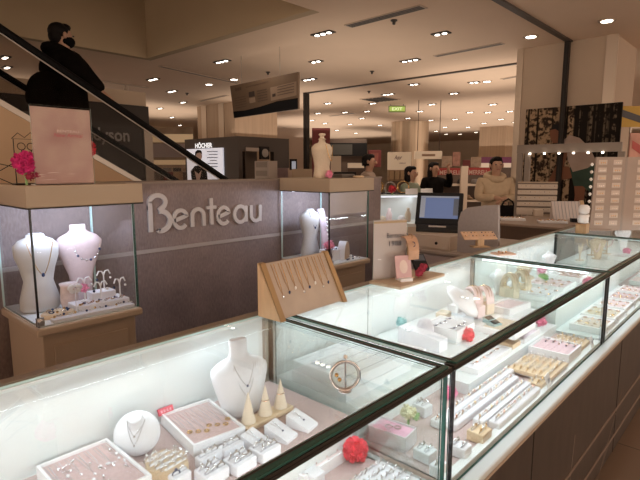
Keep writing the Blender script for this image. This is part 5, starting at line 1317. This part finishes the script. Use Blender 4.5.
bl, br_, fr_ = at(163, 413, R1 + .03), at(210, 397, R1 + .03), at(243, 427, R1 + .03); wB = (br_ - bl).length; dB = (fr_ - br_).length; rzB = math.atan2((br_ - bl).y, (br_ - bl).x)
cB_ = (bl + fr_) / 2; tB = tray('white tray with pink felt and gold rings, red tag on its left corner', (cB_.x, cB_.y, R1), rzB - .05, wB, dB * .97, .03, PINK); M_ = W(tB)
for k in range(7):
    x = -wB * .38 + k * wB * .125; nk = thing('necklace', 'chain with gold ring pendant in the red tagged tray, %s from left' % words_[k], 'necklace', M_ @ V((x, dB * .40, .0255)), rzB, 'necklaces in the tray with red tag'); d = dB * (.52 + .05 * (k % 3))
    MB().tube([(-.005, 0, 0), (-.004, -d * .6, 0), (0, -d, 0), (.004, -d * .6, 0), (.005, 0, 0)], .0009, 5).build('chain', SILVER, nk); MB().torus((0, -d - .006, .001), .0058, .0016, (0, 0, 1), 14, 5).build('ring_pendant', GOLD, nk, smooth=True)
c = M_ @ V((-wB * .40, dB * .49, .034)); t = thing('red_tag', 'small red ticket with white marks on the corner of the pink tray', 'tag', c, rzB + .08); MB().obox((0, 0, 0), (.042, .006, .018), Matrix.Rotation(-.5, 3, 'X')).build('ticket', REDTAG, t)
for k in range(4): MB().obox((-.013 + k * .0085, -.0034, .0015), (.005, .001, .007), Matrix.Rotation(-.5, 3, 'X')).build('printed_mark', mat('tag_mark', (.85, .45, .48), .5), t)

c = at(137, 433, R1 + .045); CBL = V((c.x, c.y, R1)); CBR = AZ + .12
t = thing('collar_bust', 'low round white collar bust with fine necklaces between the two pink trays', 'bust', CBL, CBR)
TL = Matrix.Translation((0, .0, .045)) @ Matrix.Rotation(-.50, 4, 'X')
q = MB(); q.sph((0, 0, 0), (.054, .024, .051), 28); q.xf(TL).build('bust_body', WHITEB, t, smooth=True)
MB().lathe([(.024, -.006), (.0185, .004), (.0165, .014), (.0165, .019), (.014, .0205)], seg=22).xf(TL @ Matrix.Translation((0, -.016, .026)) @ Matrix.Rotation(1.05, 4, 'X')).build('neck_stub', WHITEB, t, smooth='auto')
MB().box(-.02, .02, -.002, .022, 0, .02).build('foot', WHITEB, t)


def face(x, z): return TL @ V((x, -.024 * math.sqrt(max(.02, 1 - (x / .054) ** 2 - (z / .051) ** 2)) - .0012, z))


for k, zb_ in enumerate((-.006, -.026)):
    nk = thing('necklace', ('short fine necklace on the low round collar bust', 'long fine necklace on the low round collar bust')[k], 'necklace', CBL, CBR)
    MB().tube([face(x * .021, .030 - (.030 - zb_) * (1 - abs(x) ** 1.5)) for x in [i_ / 6 - 1 for i_ in range(13)]], .0006, 5).build('chain', SILVER, nk); MB().sph(face(0, zb_ - .002), .0026, 8).build('pendant', STEEL, nk, smooth=True)
t = thing('hexagon_board', 'hexagonal light wood ring board between collar bust and ring blocks', 'ring board', at(167, 470, R1), .15)
MB().lathe([(.05, 0), (.05, .022), (.048, .024)], seg=6).build('board', WOODL, t)
for k in range(4): MB().box(-.036 + (.008 if k in (0, 3) else 0), .036 - (.008 if k in (0, 3) else 0), -.030 + k * .02 - .003, -.030 + k * .02 + .003, .024, .0255).build('slot', TRAYW, t)
M_ = W(t)
for k in range(14): put('ring', M_ @ V((-.030 + (k % 4) * .020, -.030 + (k // 4) * .02, .0225)), random.uniform(-.4, .4), SILVER, 'silver ring on the hexagonal board, %s row, %s from the left' % (ROW[k // 4], ORD[k % 4]), 'rings on the hexagonal board', 1.0)
# big bust
c = at(243, 417, R1); bx, by = c.x + .012, c.y + .018
t = thing('neck_bust', 'tall white leatherette bust with two dark pendants behind the wooden cones', 'bust', (bx, by, R1), -.25)
ZH = .205; MB().lathe([(.046, 0), (.052, .008), (.062, .04), (.076, .09), (.082, .118), (.080, .132), (.062, .146), (.036, .157), (.027, .166), (.0255, .188), (.027, ZH), (.022, ZH + .003)], seg=30, sy=.50, off=lambda z: (0, z * .10)).build('bust_body', WHITEB, t, smooth=True)
for k in range(2): drape('necklace', ('upper silver necklace with dark pendant on the tall white bust', 'lower silver necklace with dark pendant on the tall white bust')[k], (bx, by, R1), -.25, .030 + .004 * k, .055 + .026 * k, -.018, -.040 + .001 * k, .150 - .003 * k, SILVER, .0007, .0032)
# cones on their board
MB().bbox(-.085, .085, -.022, .022, 0, .014, .003).build('cone_board', WOODL, None, (0, 0, 0)); o = bpy.data.objects['cone_board']; c = at(266, 419, R1); o.location = c; o.rotation_euler.z = .03; tag(o, 'light wood board under the three ring cones', 'board')
for k, (px, lab) in enumerate(((-.058, 'leftmost of the three'), (0, 'middle one of the three'), (.055, 'rightmost of the three'))):
    t = thing('ring_cone', 'pale wooden ring cone, %s before the tall bust' % lab, 'ring cone', (c.x + px, c.y + .002, R1 + .0145), 0, 'wooden ring cones'); MB().lathe([(.019, 0), (.0185, .004), (.0015, .078), (.0005, .080)], seg=22).build('cone', WOODP, t, smooth='auto')
    if k: tag(MB().torus((0, 0, 0), .0098, .0013, (0, .1, 1), 20, 6).build('ring', ROSEG, None, (c.x + px, c.y + .002, R1 + .0145 + .040), smooth=True), 'rose gold ring around the %s wooden cone' % ('', 'middle', 'rightmost')[k], 'ring')
# slanted white pendant pads
for k, (px, py, lab) in enumerate(((258, 447, 'leftmost of the three'), (281, 437, 'middle of the three'), (302, 426, 'rightmost of the three'))):
    c = at(px, py, R1); t = thing('pendant_pad', 'slanted white pendant pad before the wooden cones, %s' % lab, 'pendant pad', c, .22, 'slanted white pendant pads')
    MB().prism([(-.024, -.034, 0), (-.024, .034, 0), (-.024, .034, .032), (-.024, -.034, .008)], (.048, 0, 0)).build('pad', WHITEB, t)
    nk = thing('necklace', 'fine chain with tiny pendant on the white pad, %s' % lab, 'necklace', c, .22, 'necklaces on the white pads'); MB().tube([(-.006, .03, .0315), (0, -.004, .0195), (.006, .03, .0315)], .0007, 5).build('chain', SILVER, nk); MB().sph((0, -.006, .019), .0028, 8).build('pendant', GEM, nk)


def short(s):
    for a, b_ in (('white ring block', 'white block'), ('light wood ring block', 'wood block'), ('small white block', 'small block'), (' with a silver bow', ''), (' with big dark stones', ''), (' of the second showcase front', ' of the second showcase'), (' of three along the rail', ''), ('block before the red tagged tray, ', 'block before the red tagged tray, '), ('at the left end of', 'left of'), ('at the right end of', 'right of'), ('at the end of', 'ending'), (' of two', ''), (', right one', ' right'), (', left one', ' left'), ('behind the open pink box', 'behind the pink box')): s = s.replace(a, b_)
    return s


def ringblock(label, c, rz, nx, ny, m=WHITEB, rm=(SILVER, SILVER, STEEL), group=None, rg=None, rl=None, h=.026, sx=.017, sy=.022, name='ring_block'):
    t = thing(name, label, 'ring block', c, rz, group); lx, ly = nx * sx + .008, ny * sy + .006
    MB().bbox(-lx / 2, lx / 2, -ly / 2, ly / 2, 0, h, .003).build('block', m, t)
    for j in range(ny): MB().box(-lx / 2 + .004, lx / 2 - .004, -ly / 2 + .003 + (j + .5) * sy - .001, -ly / 2 + .003 + (j + .5) * sy + .001, h, h + .0006).build('slot', INKG, t)
    M = W(t)
    for j in range(ny):
        for i in range(nx): put('ring', M @ V((-lx / 2 + .004 + (i + .5) * sx, -ly / 2 + .003 + (j + .5) * sy, h - .005)), rz + random.uniform(-.5, .5), rm[(i + j) % len(rm)], rl or ('ring in the %s, %s row, %s' % (short(label), ROW[j], ORD[i])), rg or ('rings in the ' + label)[:60], 1.0)
    return t


random.seed(31)
for k, (px, py, lab) in enumerate(((209, 464, 'white ring block before the red tagged tray, left one'), (231, 454, 'white ring block before the red tagged tray, right one'), (212, 479, 'front white ring block, left of three along the rail'), (240, 468, 'front white ring block, middle of three along the rail'), (265, 456, 'front white ring block, right of three along the rail'))):
    ringblock(lab, at(px, py, R1), .05, 3, 2 if k > 1 else 1, group='white ring blocks in the first showcase')
ringblock('white ring block with big dark stones beside the hexagonal board', at(180, 484, R1), .1, 2, 1, rm=(GEM, SILVER))
# --- first showcase, front lower deck (seen through the front glass)
bl, br_, fr_ = at(283, 466, D1 + .03), at(338, 434, D1 + .03), at(350, 446, D1 + .03)
tF = tray('white tray with pale pink rows behind the front glass beside the red flower', (br_.x - .105, (br_.y + fr_.y) / 2, D1), 0, .20, abs(br_.y - fr_.y) + .01, .03, PINKL)
M_ = W(tF)
for k in range(4): MB().box(-.092, .092, -.028 + k * .018, -.024 + k * .018, .0235, .027).build('pad_ridge', mat('pad_ridge', (.85, .72, .70), .8), tF)
for k in range(18): put('stud', M_ @ V((-.085 + k * .010, -.033 + .018 * (k % 4), .0245)), 0, (SILVER, ROSEG)[k % 2], 'tiny earring on the pale pink front tray, %s from the left' % ORD[k], 'earrings on the front pink tray', .9)
c = at(357, 461, D1); t = thing('red_flower', 'coral red paper flower on the front deck against the front glass', 'flower', (min(c.x, .955), c.y, D1)); pompom('petals', .031, CORAL, t, n=240, seed=4, c=(0, 0, .036), rough=.38); pompom('lower_petals', .016, CORAL, t, None, 90, 8, (.012, -.006, .014))
a_, b_, c_ = at(349, 457, D1 + .018), at(322, 474, D1 + .018), at(420, 480, D1 + .018)
t = thing('ring_tray', 'shallow wooden tray with white cloth full of rings, lowest at the front glass', 'ring tray', (.885, .635, D1), 0); MB().bbox(-.105, .105, -.075, .075, 0, .012, .002).build('frame', WOODL, t); MB().bbox(-.099, .099, -.069, .069, .010, .018, .003).build('cloth', WHITEB, t); M_ = W(t)
for k in range(60): put('ring', M_ @ V((-.090 + (k % 10) * .020, -.060 + (k // 10) * .0235, .015)), random.uniform(-.5, .5), (SILVER, SILVER, STEEL)[k % 3], 'silver ring in the front wooden tray, %s row, %s from the left' % (ROW[k // 10], ORD[k % 10]), 'rings in the front wooden tray', .9)
for k, (px, py, lab) in enumerate(((283, 482, 'left'), (314, 482, 'right'))): o = tag(MB().bbox(-.02, .02, -.02, .02, 0, .03, .004).build('white_cube', WHITEB, None, at(px, py, D1)), 'small white display cube under the front pink tray, %s one' % lab, 'display cube', 'small white cubes at the front')

# --- second showcase, rear riser
U = at(298, 380, R1 + .068)
for k, (dx, z, lab) in enumerate(((.0, R1, 'lower of the two stacked white slabs with grooves by the divider'), (.004, R1 + .034, 'upper of the two stacked white slabs with grooves by the divider'))):
    t = thing('grooved_slab', lab, 'display slab', (1.045 + .165 + dx, .975, z), -.02, 'stacked white slabs'); MB().bbox(-.165, .165, -.115, .115, 0, .032, .003).build('slab', WHITEB, t)
    if k:
        for j in range(5): MB().box(-.155, .155, -.095 + j * .047, -.092 + j * .047, .032, .0325).build('groove', INKG, t)
t = thing('cloth_card', 'small white price card on the stacked white slabs', 'price card', (1.11, .885, R1 + .0665)); MB().box(-.008, .008, -.006, .006, 0, .003).build('card', CARDW, t)
c = at(402, 352, R1 + .025); tray('pale pink tray at the back left of the second showcase', (c.x, c.y, R1), .1, .16, .11, .025, PINKL)
c = at(408, 343, R1); t = thing('paper_flower', 'teal and green paper flower at the back of the second showcase', 'flower', (c.x + .05, min(c.y + .06, 1.125), R1)); pompom('blossom', .022, TEALF, t, n=60, c=(-.008, 0, .062)); pompom('leaf_cluster', .020, GREENF, t, None, 40, 2, (.006, -.004, .035)); MB().cyl((0, 0, 0), (0, 0, .04), .004).build('stem', GREENF, t)
a_ = at(415, 352, R1); t = thing('white_box', 'white cube box with sloped top pad and necklace in the second showcase', 'display box', (1.60, .955, R1), .0)
MB().prism([(-.03, -.09, 0), (-.03, .09, 0), (-.03, .09, .062), (-.03, -.02, .055), (-.03, -.09, .045)], (.06, 0, 0)).build('box', WHITEB, t)
t = thing('grey_pouch', 'grey and white cloth pouch leaning by the white box', 'pouch', (1.665, .98, R1), .3); MB().sph((0, 0, .045), (.02, .035, .045), 12).build('pouch', mat('pouch_cloth', (.62, .60, .64), .8, var=.2, scale=40), t, smooth=True)
t = tray('large white tray with lilac lined pad beside the white box', (1.765, .935, R1 + .025), .02, .15, .15, .03, WHITEB); MB().box(-.07, .07, -.07, .07, -.025, 0).build('plinth', WHITE, t)
M_ = W(t)
for k in range(14): put('drop', M_ @ V((-.06 + (k % 7) * .020, -.045 + .07 * (k // 7), .0245)), k, (SILVER, GEM)[k % 2], 'tiny earring on the tray beside the white box, %s row, %s from left' % (('near', 'far')[k // 7], ORD[k % 7]), 'earrings on the large white tray', 1.1)
c = at(459, 322, R1); t = thing('collar_form', 'large tilted white necklace collar above the red flower', 'necklace form', (c.x + .02, c.y, R1), AZ + .5)
R_ = Matrix.Rotation(.62, 4, 'X') @ Matrix.Rotation(.45, 4, 'Y'); R_.translation = V((0, 0, .088)); MB().lathe([(.03, -.024), (.085, -.010), (.100, 0), (.096, .010), (.070, .024), (.040, .034), (.036, .048), (.030, .050)], seg=30, sx=.95, sy=.86).xf(R_).build('collar', WHITEB, t, smooth=True); MB().cyl((0, .02, 0), (0, .02, .08), .012, seg=12).build('stem', TRAYW, t); MB().cyl((0, .02, 0), (0, .02, .006), .04, seg=18).build('foot', TRAYW, t)
c = at(467, 341, R1); t = thing('red_flower', 'red pompom flower under the tilted white collar', 'flower', c); pompom('petals', .028, CORAL, t, n=120, seed=9, c=(0, 0, .027))
for k, (px, py, m, lab) in enumerate(((472, 312, PINKL, 'blush bracelet arch, left one right behind the white collar'), (483, 312, PINKL, 'blush bracelet arch, right one behind the white collar'), (509, 297, CREAM, 'cream bracelet arch, left one in the middle of the second showcase'), (521, 293, CREAM, 'cream bracelet arch, right one in the middle of the second showcase'))):
    c = at(px, py, R1); t = thing('bracelet_arch', lab, 'bracelet stand', c, AZ + .5, 'bracelet arches in the second showcase')
    MB().loft([[(s * .022, .045 * math.cos(a) * r_, .05 + .075 * math.sin(a) * r_) for s, r_ in ((-1, 1), (1, 1), (1, .86), (-1, .86))] for a in [math.pi * k2 / 10 for k2 in range(11)]]).build('arch', m, t); MB().bbox(-.024, .024, -.046, .046, 0, .05, .003).build('base', WOODP, t)
    for j in range(2): MB().torus((-.008 + .016 * j, 0, .088), .040, .0014, (1, 0, 0), 20, 5).build('bracelet', GOLD, t)
c = at(492, 328, R1 - .0); t = thing('black_label_box', 'small teal box with a black sloped label beside the white collar', 'label box', c, AZ + .6); MB().prism([(-.025, -.03, 0), (-.025, .03, 0), (-.025, .03, .045), (-.025, -.03, .022)], (.05, 0, 0)).build('box', mat('teal_box', (.35, .50, .50), .5), t)
for k in range(2): MB().prism([(-.020, -.024 + .028 * k, .0255 + .0105 * k), (.020, -.024 + .028 * k, .0255 + .0105 * k), (.020, -.002 + .028 * k, .0340 + .0105 * k), (-.020, -.002 + .028 * k, .0340 + .0105 * k)], (0, -.0004, .001)).build('label', BLACK, t)
c = at(503, 324, R1 + .02); tray('white framed tray with cream pad near the black label box', (c.x, c.y - .01, R1), .0, .22, .17, .022, CREAM, rim=.02)
c = at(507, 304, R1 + .03); tray('white framed pale tray behind the black label box', (c.x + .02, c.y, R1), -.1, .20, .12, .03, PINKL, rim=.012)
for k, (px, py, lab) in enumerate(((541, 284, 'pink paper flower at the back right of the second showcase'), )):
    c = at(px, py, R1); t = thing('pink_flower', lab, 'flower', (c.x, min(c.y, 1.11), R1)); pompom('blossom', .026, PINKF, t, n=70, c=(0, 0, .085)); pompom('leaf_cluster', .028, GREENF, t, None, 50, 3, (0, -.01, .04)); MB().cyl((0, 0, 0), (0, 0, .06), .005).build('stem', GREENF, t)
# --- second showcase, front deck
c = at(395, 444, D1); t = thing('pink_gift_box', 'open grey white box lined with bright pink and a silver charm', 'box', (1.105, .760 - .015, D1), .12); bw, bd, bh = .07, .115, .045
q = MB(); q.box(-bw / 2, bw / 2, -bd / 2, -bd / 2 + .003, 0, bh); q.box(-bw / 2, bw / 2, bd / 2 - .003, bd / 2, 0, bh); q.box(-bw / 2, -bw / 2 + .003, -bd / 2, bd / 2, 0, bh); q.box(bw / 2 - .003, bw / 2, -bd / 2, bd / 2, 0, bh); q.box(-bw / 2, bw / 2, -bd / 2, bd / 2, 0, .003); q.build('box_body', mat('box_grey', (.72, .70, .72), .5), t)
MB().bbox(-bw / 2 + .003, bw / 2 - .003, -bd / 2 + .003, bd / 2 - .003, .004, bh - .004, .004).build('lining', ROSE, t); MB().obox((.0, bd / 2 + .012, bh + .02), (bw, .004, .06), Matrix.Rotation(-.5, 3, 'X')).build('lid', MATS['box_grey'], t)
q = MB(); q.torus((-.004, .01, bh - .001), .010, .002, (0, 0, 1), 14, 5); q.build('charm', SILVER, t); MB().torus((.006, -.012, bh - .001), .009, .0018, (0, 0, 1), 14, 5).build('charm', STEEL, t)
c = at(404, 425, D1); t = thing('cream_flower', 'cream and green paper flower behind the open pink box', 'flower', (1.235, .845, D1 - .0)); t.location = (1.22, .655, D1); t.location = (1.20, .66, D1)
t.location = at(408, 428, D1); pompom('blossom', .024, OLIVE, t, n=70, c=(0, 0, .05)); pompom('leaf_cluster', .014, GREENF, t, None, 24, 5, (.02, -.012, .035)); MB().cyl((0, 0, 0), (0, 0, .04), .004).build('stem', GREENF, t)
ringblock('white ring block behind the open pink box with a silver bow', at(422, 414, D1), -.1, 2, 2, h=.035)
ringblock('white ring block in the glass corner, rear one of two', at(425, 459, D1), -.05, 2, 2, h=.03); ringblock('white ring block in the glass corner, front one of two', at(438, 474, D1), -.05, 2, 1, h=.03)
c = at(463, 383, D1); t = thing('pink_flower', 'magenta paper flower just right of the near corner post', 'flower', (1.455, .755, D1)); pompom('petals', .024, PINKF, t, n=110, seed=12, c=(0, 0, .022))
# ring rolls along the front
for k, (y, x0, x1, lab) in enumerate(((.575, 1.36, 1.70, 'frontmost'), (.615, 1.34, 1.72, 'second'), (.665, 1.27, 1.74, 'third'), (.705, 1.25, 1.80, 'rearmost'))):
    t = thing('ring_roll', 'long white ring roll behind the front glass, %s of four' % lab, 'ring roll', ((x0 + x1) / 2, y - .012, D1 + .0), 0, 'white ring rolls'); ln = x1 - x0
    MB().bbox(-ln / 2, ln / 2, -.018, .018, 0, .024, .005).build('roll', WHITEB, t); MB().box(-ln / 2 + .005, ln / 2 - .005, -.001, .001, .024, .0246).build('slot', INKG, t)
    n = int(ln / .020)
    for j in range(n): put('ring', (x0 + .012 + j * .020, y - .012, D1 + .0205), random.uniform(-.5, .5), (SILVER, GOLD, SILVER, ROSEG)[(j + k) % 4], 'ring in the %s of the four long white ring rolls, %s from the left' % (lab, ORD[j]), 'rings in the %s ring roll' % lab, .95)
ringblock('light wood ring block at the left end of the ring rolls', (1.285, .572, D1), 0, 3, 2, WOODL, (GOLD, SILVER), h=.03); ringblock('small white ring block between wood block and corner post', (1.175, .575, D1), 0, 2, 2, h=.03)
ringblock('light wood ring block at the right end of the ring rolls', (1.752, .578, D1), 0, 3, 2, WOODL, (GOLD, SILVER), h=.02)
t = thing('wood_ring_tray', 'flat light wood tray with rows of silver rings by the white price card', 'ring tray', (1.89, .62, D1 + .012), 0); MB().bbox(-.10, .10, -.075, .075, 0, .014, .002).build('tray_board', WOODL, t); MB().box(-.08, .08, -.06, .06, -.012, 0).build('support', TRAYW, t); M_ = W(t)
for j in range(6): MB().box(-.095, .095, -.060 + j * .024 - .001, -.060 + j * .024 + .001, .014, .0146).build('slot', WOODE, t)
for k in range(48): put('ring', M_ @ V((-.085 + (k % 8) * .0243, -.060 + (k // 8) * .024, .011)), random.uniform(-.5, .5), (SILVER, GOLD)[k % 4 == 0], 'ring in the flat wood tray by the price card, %s row, %s from the left' % (ROW[k // 8], ORD[k % 8]), 'rings in the flat wood tray', .95)
tP = tray('white deep tray lined with pink grid pad, beyond the flat wood tray', (2.10, .63, D1), 0, .165, .155, .045, mat('pink_grid', (.66, .48, .50), .85, var=.08, scale=40)); M_ = W(tP)
for j in range(5): MB().box(-.075, .075, -.056 + j * .028 - .0008, -.056 + j * .028 + .0008, .039, .0397).build('groove', mat('grid_line', (.50, .34, .37), .8), tP)
for k in range(20): put('stud', M_ @ V((.03 + (k % 4) * .013, -.06 + (k // 4) * .027, .0395)), 0, (SILVER, GEM, ROSEG)[k % 3], 'tiny earring on the pink grid tray, %s row, %s from the left' % (ROW[k // 4], ORD[k % 4]), 'earrings on the pink grid tray', 1.0)
ringblock('light wood ring block at the end of the second showcase front', (2.28, .625, D1), 0, 5, 5, WOODL, (GOLD, SILVER), h=.02, sx=.024, sy=.024)
for k, (x, y, lab) in enumerate(((1.765, .545, 'white tent price card before the flat wood tray'), (2.30, .545, 'white tent price card before the last wood block of the second showcase'))):
    t = thing('price_card', lab, 'price card', (x, y, D1 + .0065), .1); MB().prism([(-.026, -.008, 0), (.026, -.008, 0), (.026, .006, .042), (-.026, .006, .042)], (0, .002, 0)).build('card', CARDW, t)
    for j in range(3): MB().prism([(-.012 + j * .009, -.0085 + .004, .014), (-.006 + j * .009, -.0085 + .004, .014), (-.006 + j * .009, -.0085 + .0083, .028), (-.012 + j * .009, -.0085 + .0083, .028)], (0, -.0006, 0)).build('printed_mark', INKG, t)
# riser top trays near the rail (second showcase, middle band)
tM = tray('long white tray with lilac cards in front of the riser middle', (1.76, .77, .7755), 0, .30, .075, .02, WHITEB); M_ = W(tM)
for k in range(8): put('drop', M_ @ V((-.11 + k * .03, .0, .0145)), k, (SILVER, ROSEG)[k % 2], 'tiny earring on the long white tray at the riser edge, %s from the left' % ORD[k], 'earrings on the riser edge tray', 1.2)
o = tag(MB().bbox(-.04, .04, -.03, .03, 0, .02, .003).build('wood_block', WOODL, None, (1.98, .77, .7755)), 'small light wood block at the riser edge of the second showcase', 'block')
tray('white tray with lilac pink cards beyond the small wood block', (2.13, .77, .7755), 0, .18, .075, .02, mat('lilac_pad', (.66, .55, .62), .8, var=.2, scale=50))
c = at(546, 334, R1); t = thing('rose_flower', 'rose pink paper flower at the far end of the second showcase', 'flower', (2.33, .77, .7755)); pompom('petals', .026, mat('rose_petal', (.72, .22, .34), .8, var=.3, scale=60), t, n=80, seed=14, c=(0, 0, .024))
random.seed(77)
for k in range(7):
    x = 1.95 + (k % 4) * .12; y = 1.07 - .10 * (k // 4); o = tag(MB().bbox(-.035, .035, -.025, .025, 0, .03 + .012 * (k % 3), .004).build('display_pad', (CREAM, WHITEB, PINKL)[k % 3], None, (x + .02, y, R1)), '%s display pad in the %s row of the second showcase, %s from the left' % (('cream', 'white', 'blush')[k % 3], ('rear', 'front')[k // 4], words_[k % 4]), 'display pad', 'display pads at the back of the second showcase'); o.rotation_euler.z = random.uniform(-.3, .3)

# --- third showcase
for k, (x, y, z, w_, d_, pad, lab) in enumerate(((2.60, .62, D1, .19, .15, mat('blush_beige', (.66, .56, .48), .8, var=.06, scale=40), 'white framed tray with beige pad, nearest the second divider'), (2.83, .63, D1, .20, .16, mat('sand_pad', (.60, .52, .40), .8, var=.06, scale=40), 'white framed tray with sand pad, next beyond the beige one'), (3.06, .63, D1, .18, .15, PINKL, 'white framed tray with pale pink pad below the third showcase rose'), (3.28, .625, D1, .18, .14, PINK, 'white tray with pink felt further along the third showcase'), (3.50, .625, D1, .18, .14, PINKL, 'white tray with pink rows at the third showcase end'),
                                                     (2.65, .90, R1, .20, .20, WHITEB, 'white tray on the riser behind the second divider'), (2.92, .92, R1, .22, .20, PINKL, 'pale pink tray midway on the third showcase riser'), (3.25, .93, R1, .24, .20, PINK, 'pink felt tray on the far riser of the third showcase'))):
    t = tray(lab, (x, y, z), 0, w_, d_, .03, pad, rim=.012 if k < 3 else .007); M_ = W(t)
    for j in range(16): put(('stud', 'ear')[j % 2], M_ @ V((-w_ * .36 + (j % 4) * w_ * .24, -d_ * .33 + (j // 4) * d_ * .22, .0245)), j, (SILVER, GOLD, GEMW, ROSEG)[j % 4], ('tiny earring on the %s, row %s, %s' % (lab.split(',')[0].replace(' of the third showcase', '').replace(' along the third showcase', '').replace('with ', '').replace('white framed tray pale pink pad below the third showcase rose', 'pale pink framed tray below the rose'), ORD[j // 4], ORD[j % 4])), ('earrings on the ' + lab)[:62], 1.1)
for k in range(6):
    t = thing('price_card', 'small white price card along the third showcase front, %s from the divider' % words_[k], 'price card', (2.56 + k * .19, .545, D1 + .0065), .1, 'price cards along the third showcase'); MB().prism([(-.02, -.006, 0), (.02, -.006, 0), (.02, .006, .03), (-.02, .006, .03)], (0, .002, 0)).build('card', CARDW, t)
    MB().prism([(-.012, -.0025, .012), (.012, -.0025, .012), (.012, .0005, .0195), (-.012, .0005, .0195)], (0, -.0006, 0)).build('printed_mark', INKG, t)
t = thing('rose_flower', 'rose pink paper flower on the riser of the third showcase', 'flower', (3.08, .77, R1)); pompom('petals', .03, MATS['rose_petal'], t, n=90, seed=15, c=(0, 0, .026))
for k, (x, y, h, m, lab) in enumerate(((2.56, 1.07, .13, WHITEB, 'white horned neck bust at the back by the second divider'), (2.95, 1.08, .11, CREAM, 'cream bust at the back of the third showcase'), (3.35, 1.07, .13, WHITEB, 'white bust at the far back of the third showcase'))):
    neck_bust('neck_bust', lab, (x, y, R1), -.5, h, m, .11, .2)
for k in range(8):
    o = tag(MB().sph((0, 0, .02), (.045, .032, .024), 10).build('display_pillow', (WHITEB, CREAM, PINKL)[k % 3], None, (2.74 + (k % 4) * .22, 1.06 - .07 * (k // 4), R1 - .0), smooth=True), '%s jewellery pillow in the %s row of the third showcase, %s from the divider' % (('white', 'cream', 'blush')[k % 3], ('rear', 'front')[k // 4], words_[k % 4]), 'display pillow', 'pillows in the third showcase')
# --- fourth showcase
for k, (x, y, h, m, lab) in enumerate(((4.12, .98, .16, CREAM, 'cream bust in the far showcase, nearest its divider'), (4.62, .92, .20, WHITEB, 'white bust in the far showcase below the earring rack'))): neck_bust('neck_bust', lab, (x, y, R1), -.6, h, m, .15, .2)
for k in range(5):
    t = thing('horn_stand', 'cream branching earring stand in the far showcase, %s from the divider' % words_[k], 'earring stand', (3.92 + k * .15, 1.05 - .07 * (k % 2), R1), k * .7, 'earring stands in the far showcase'); MB().cyl((0, 0, 0), (0, 0, .10), .006, .004, 8).build('stem', CREAM, t); MB().cyl((0, 0, 0), (0, 0, .006), .03, seg=12).build('foot', CREAM, t)
    for s in (-1, 1): MB().tube([(0, 0, .05), (s * .03, 0, .075), (s * .042, 0, .12)], .005, 6).build('branch', (CREAM, PINKL)[k % 2], t)
for k, (x, y, pad, lab) in enumerate(((3.86, .63, PINKL, 'pale pink tray at the near end of the far showcase'), (4.10, .63, PINK, 'pink felt tray, second in the far showcase'), (4.36, .63, WHITEB, 'white tray, third in the far showcase'), (4.64, .63, PINKL, 'pale pink tray at the far end of the far showcase'), (4.2, .84, WHITEB, 'white tray on the riser of the far showcase'))):
    t = tray(lab, (x, y, R1 if k == 4 else D1), 0, .20, .14, .03, pad)
t = thing('pink_flower', 'pink paper flower on the riser of the far showcase', 'flower', (4.45, .86, R1)); pompom('petals', .03, PINKF, t, n=60, seed=16, c=(0, 0, .027))
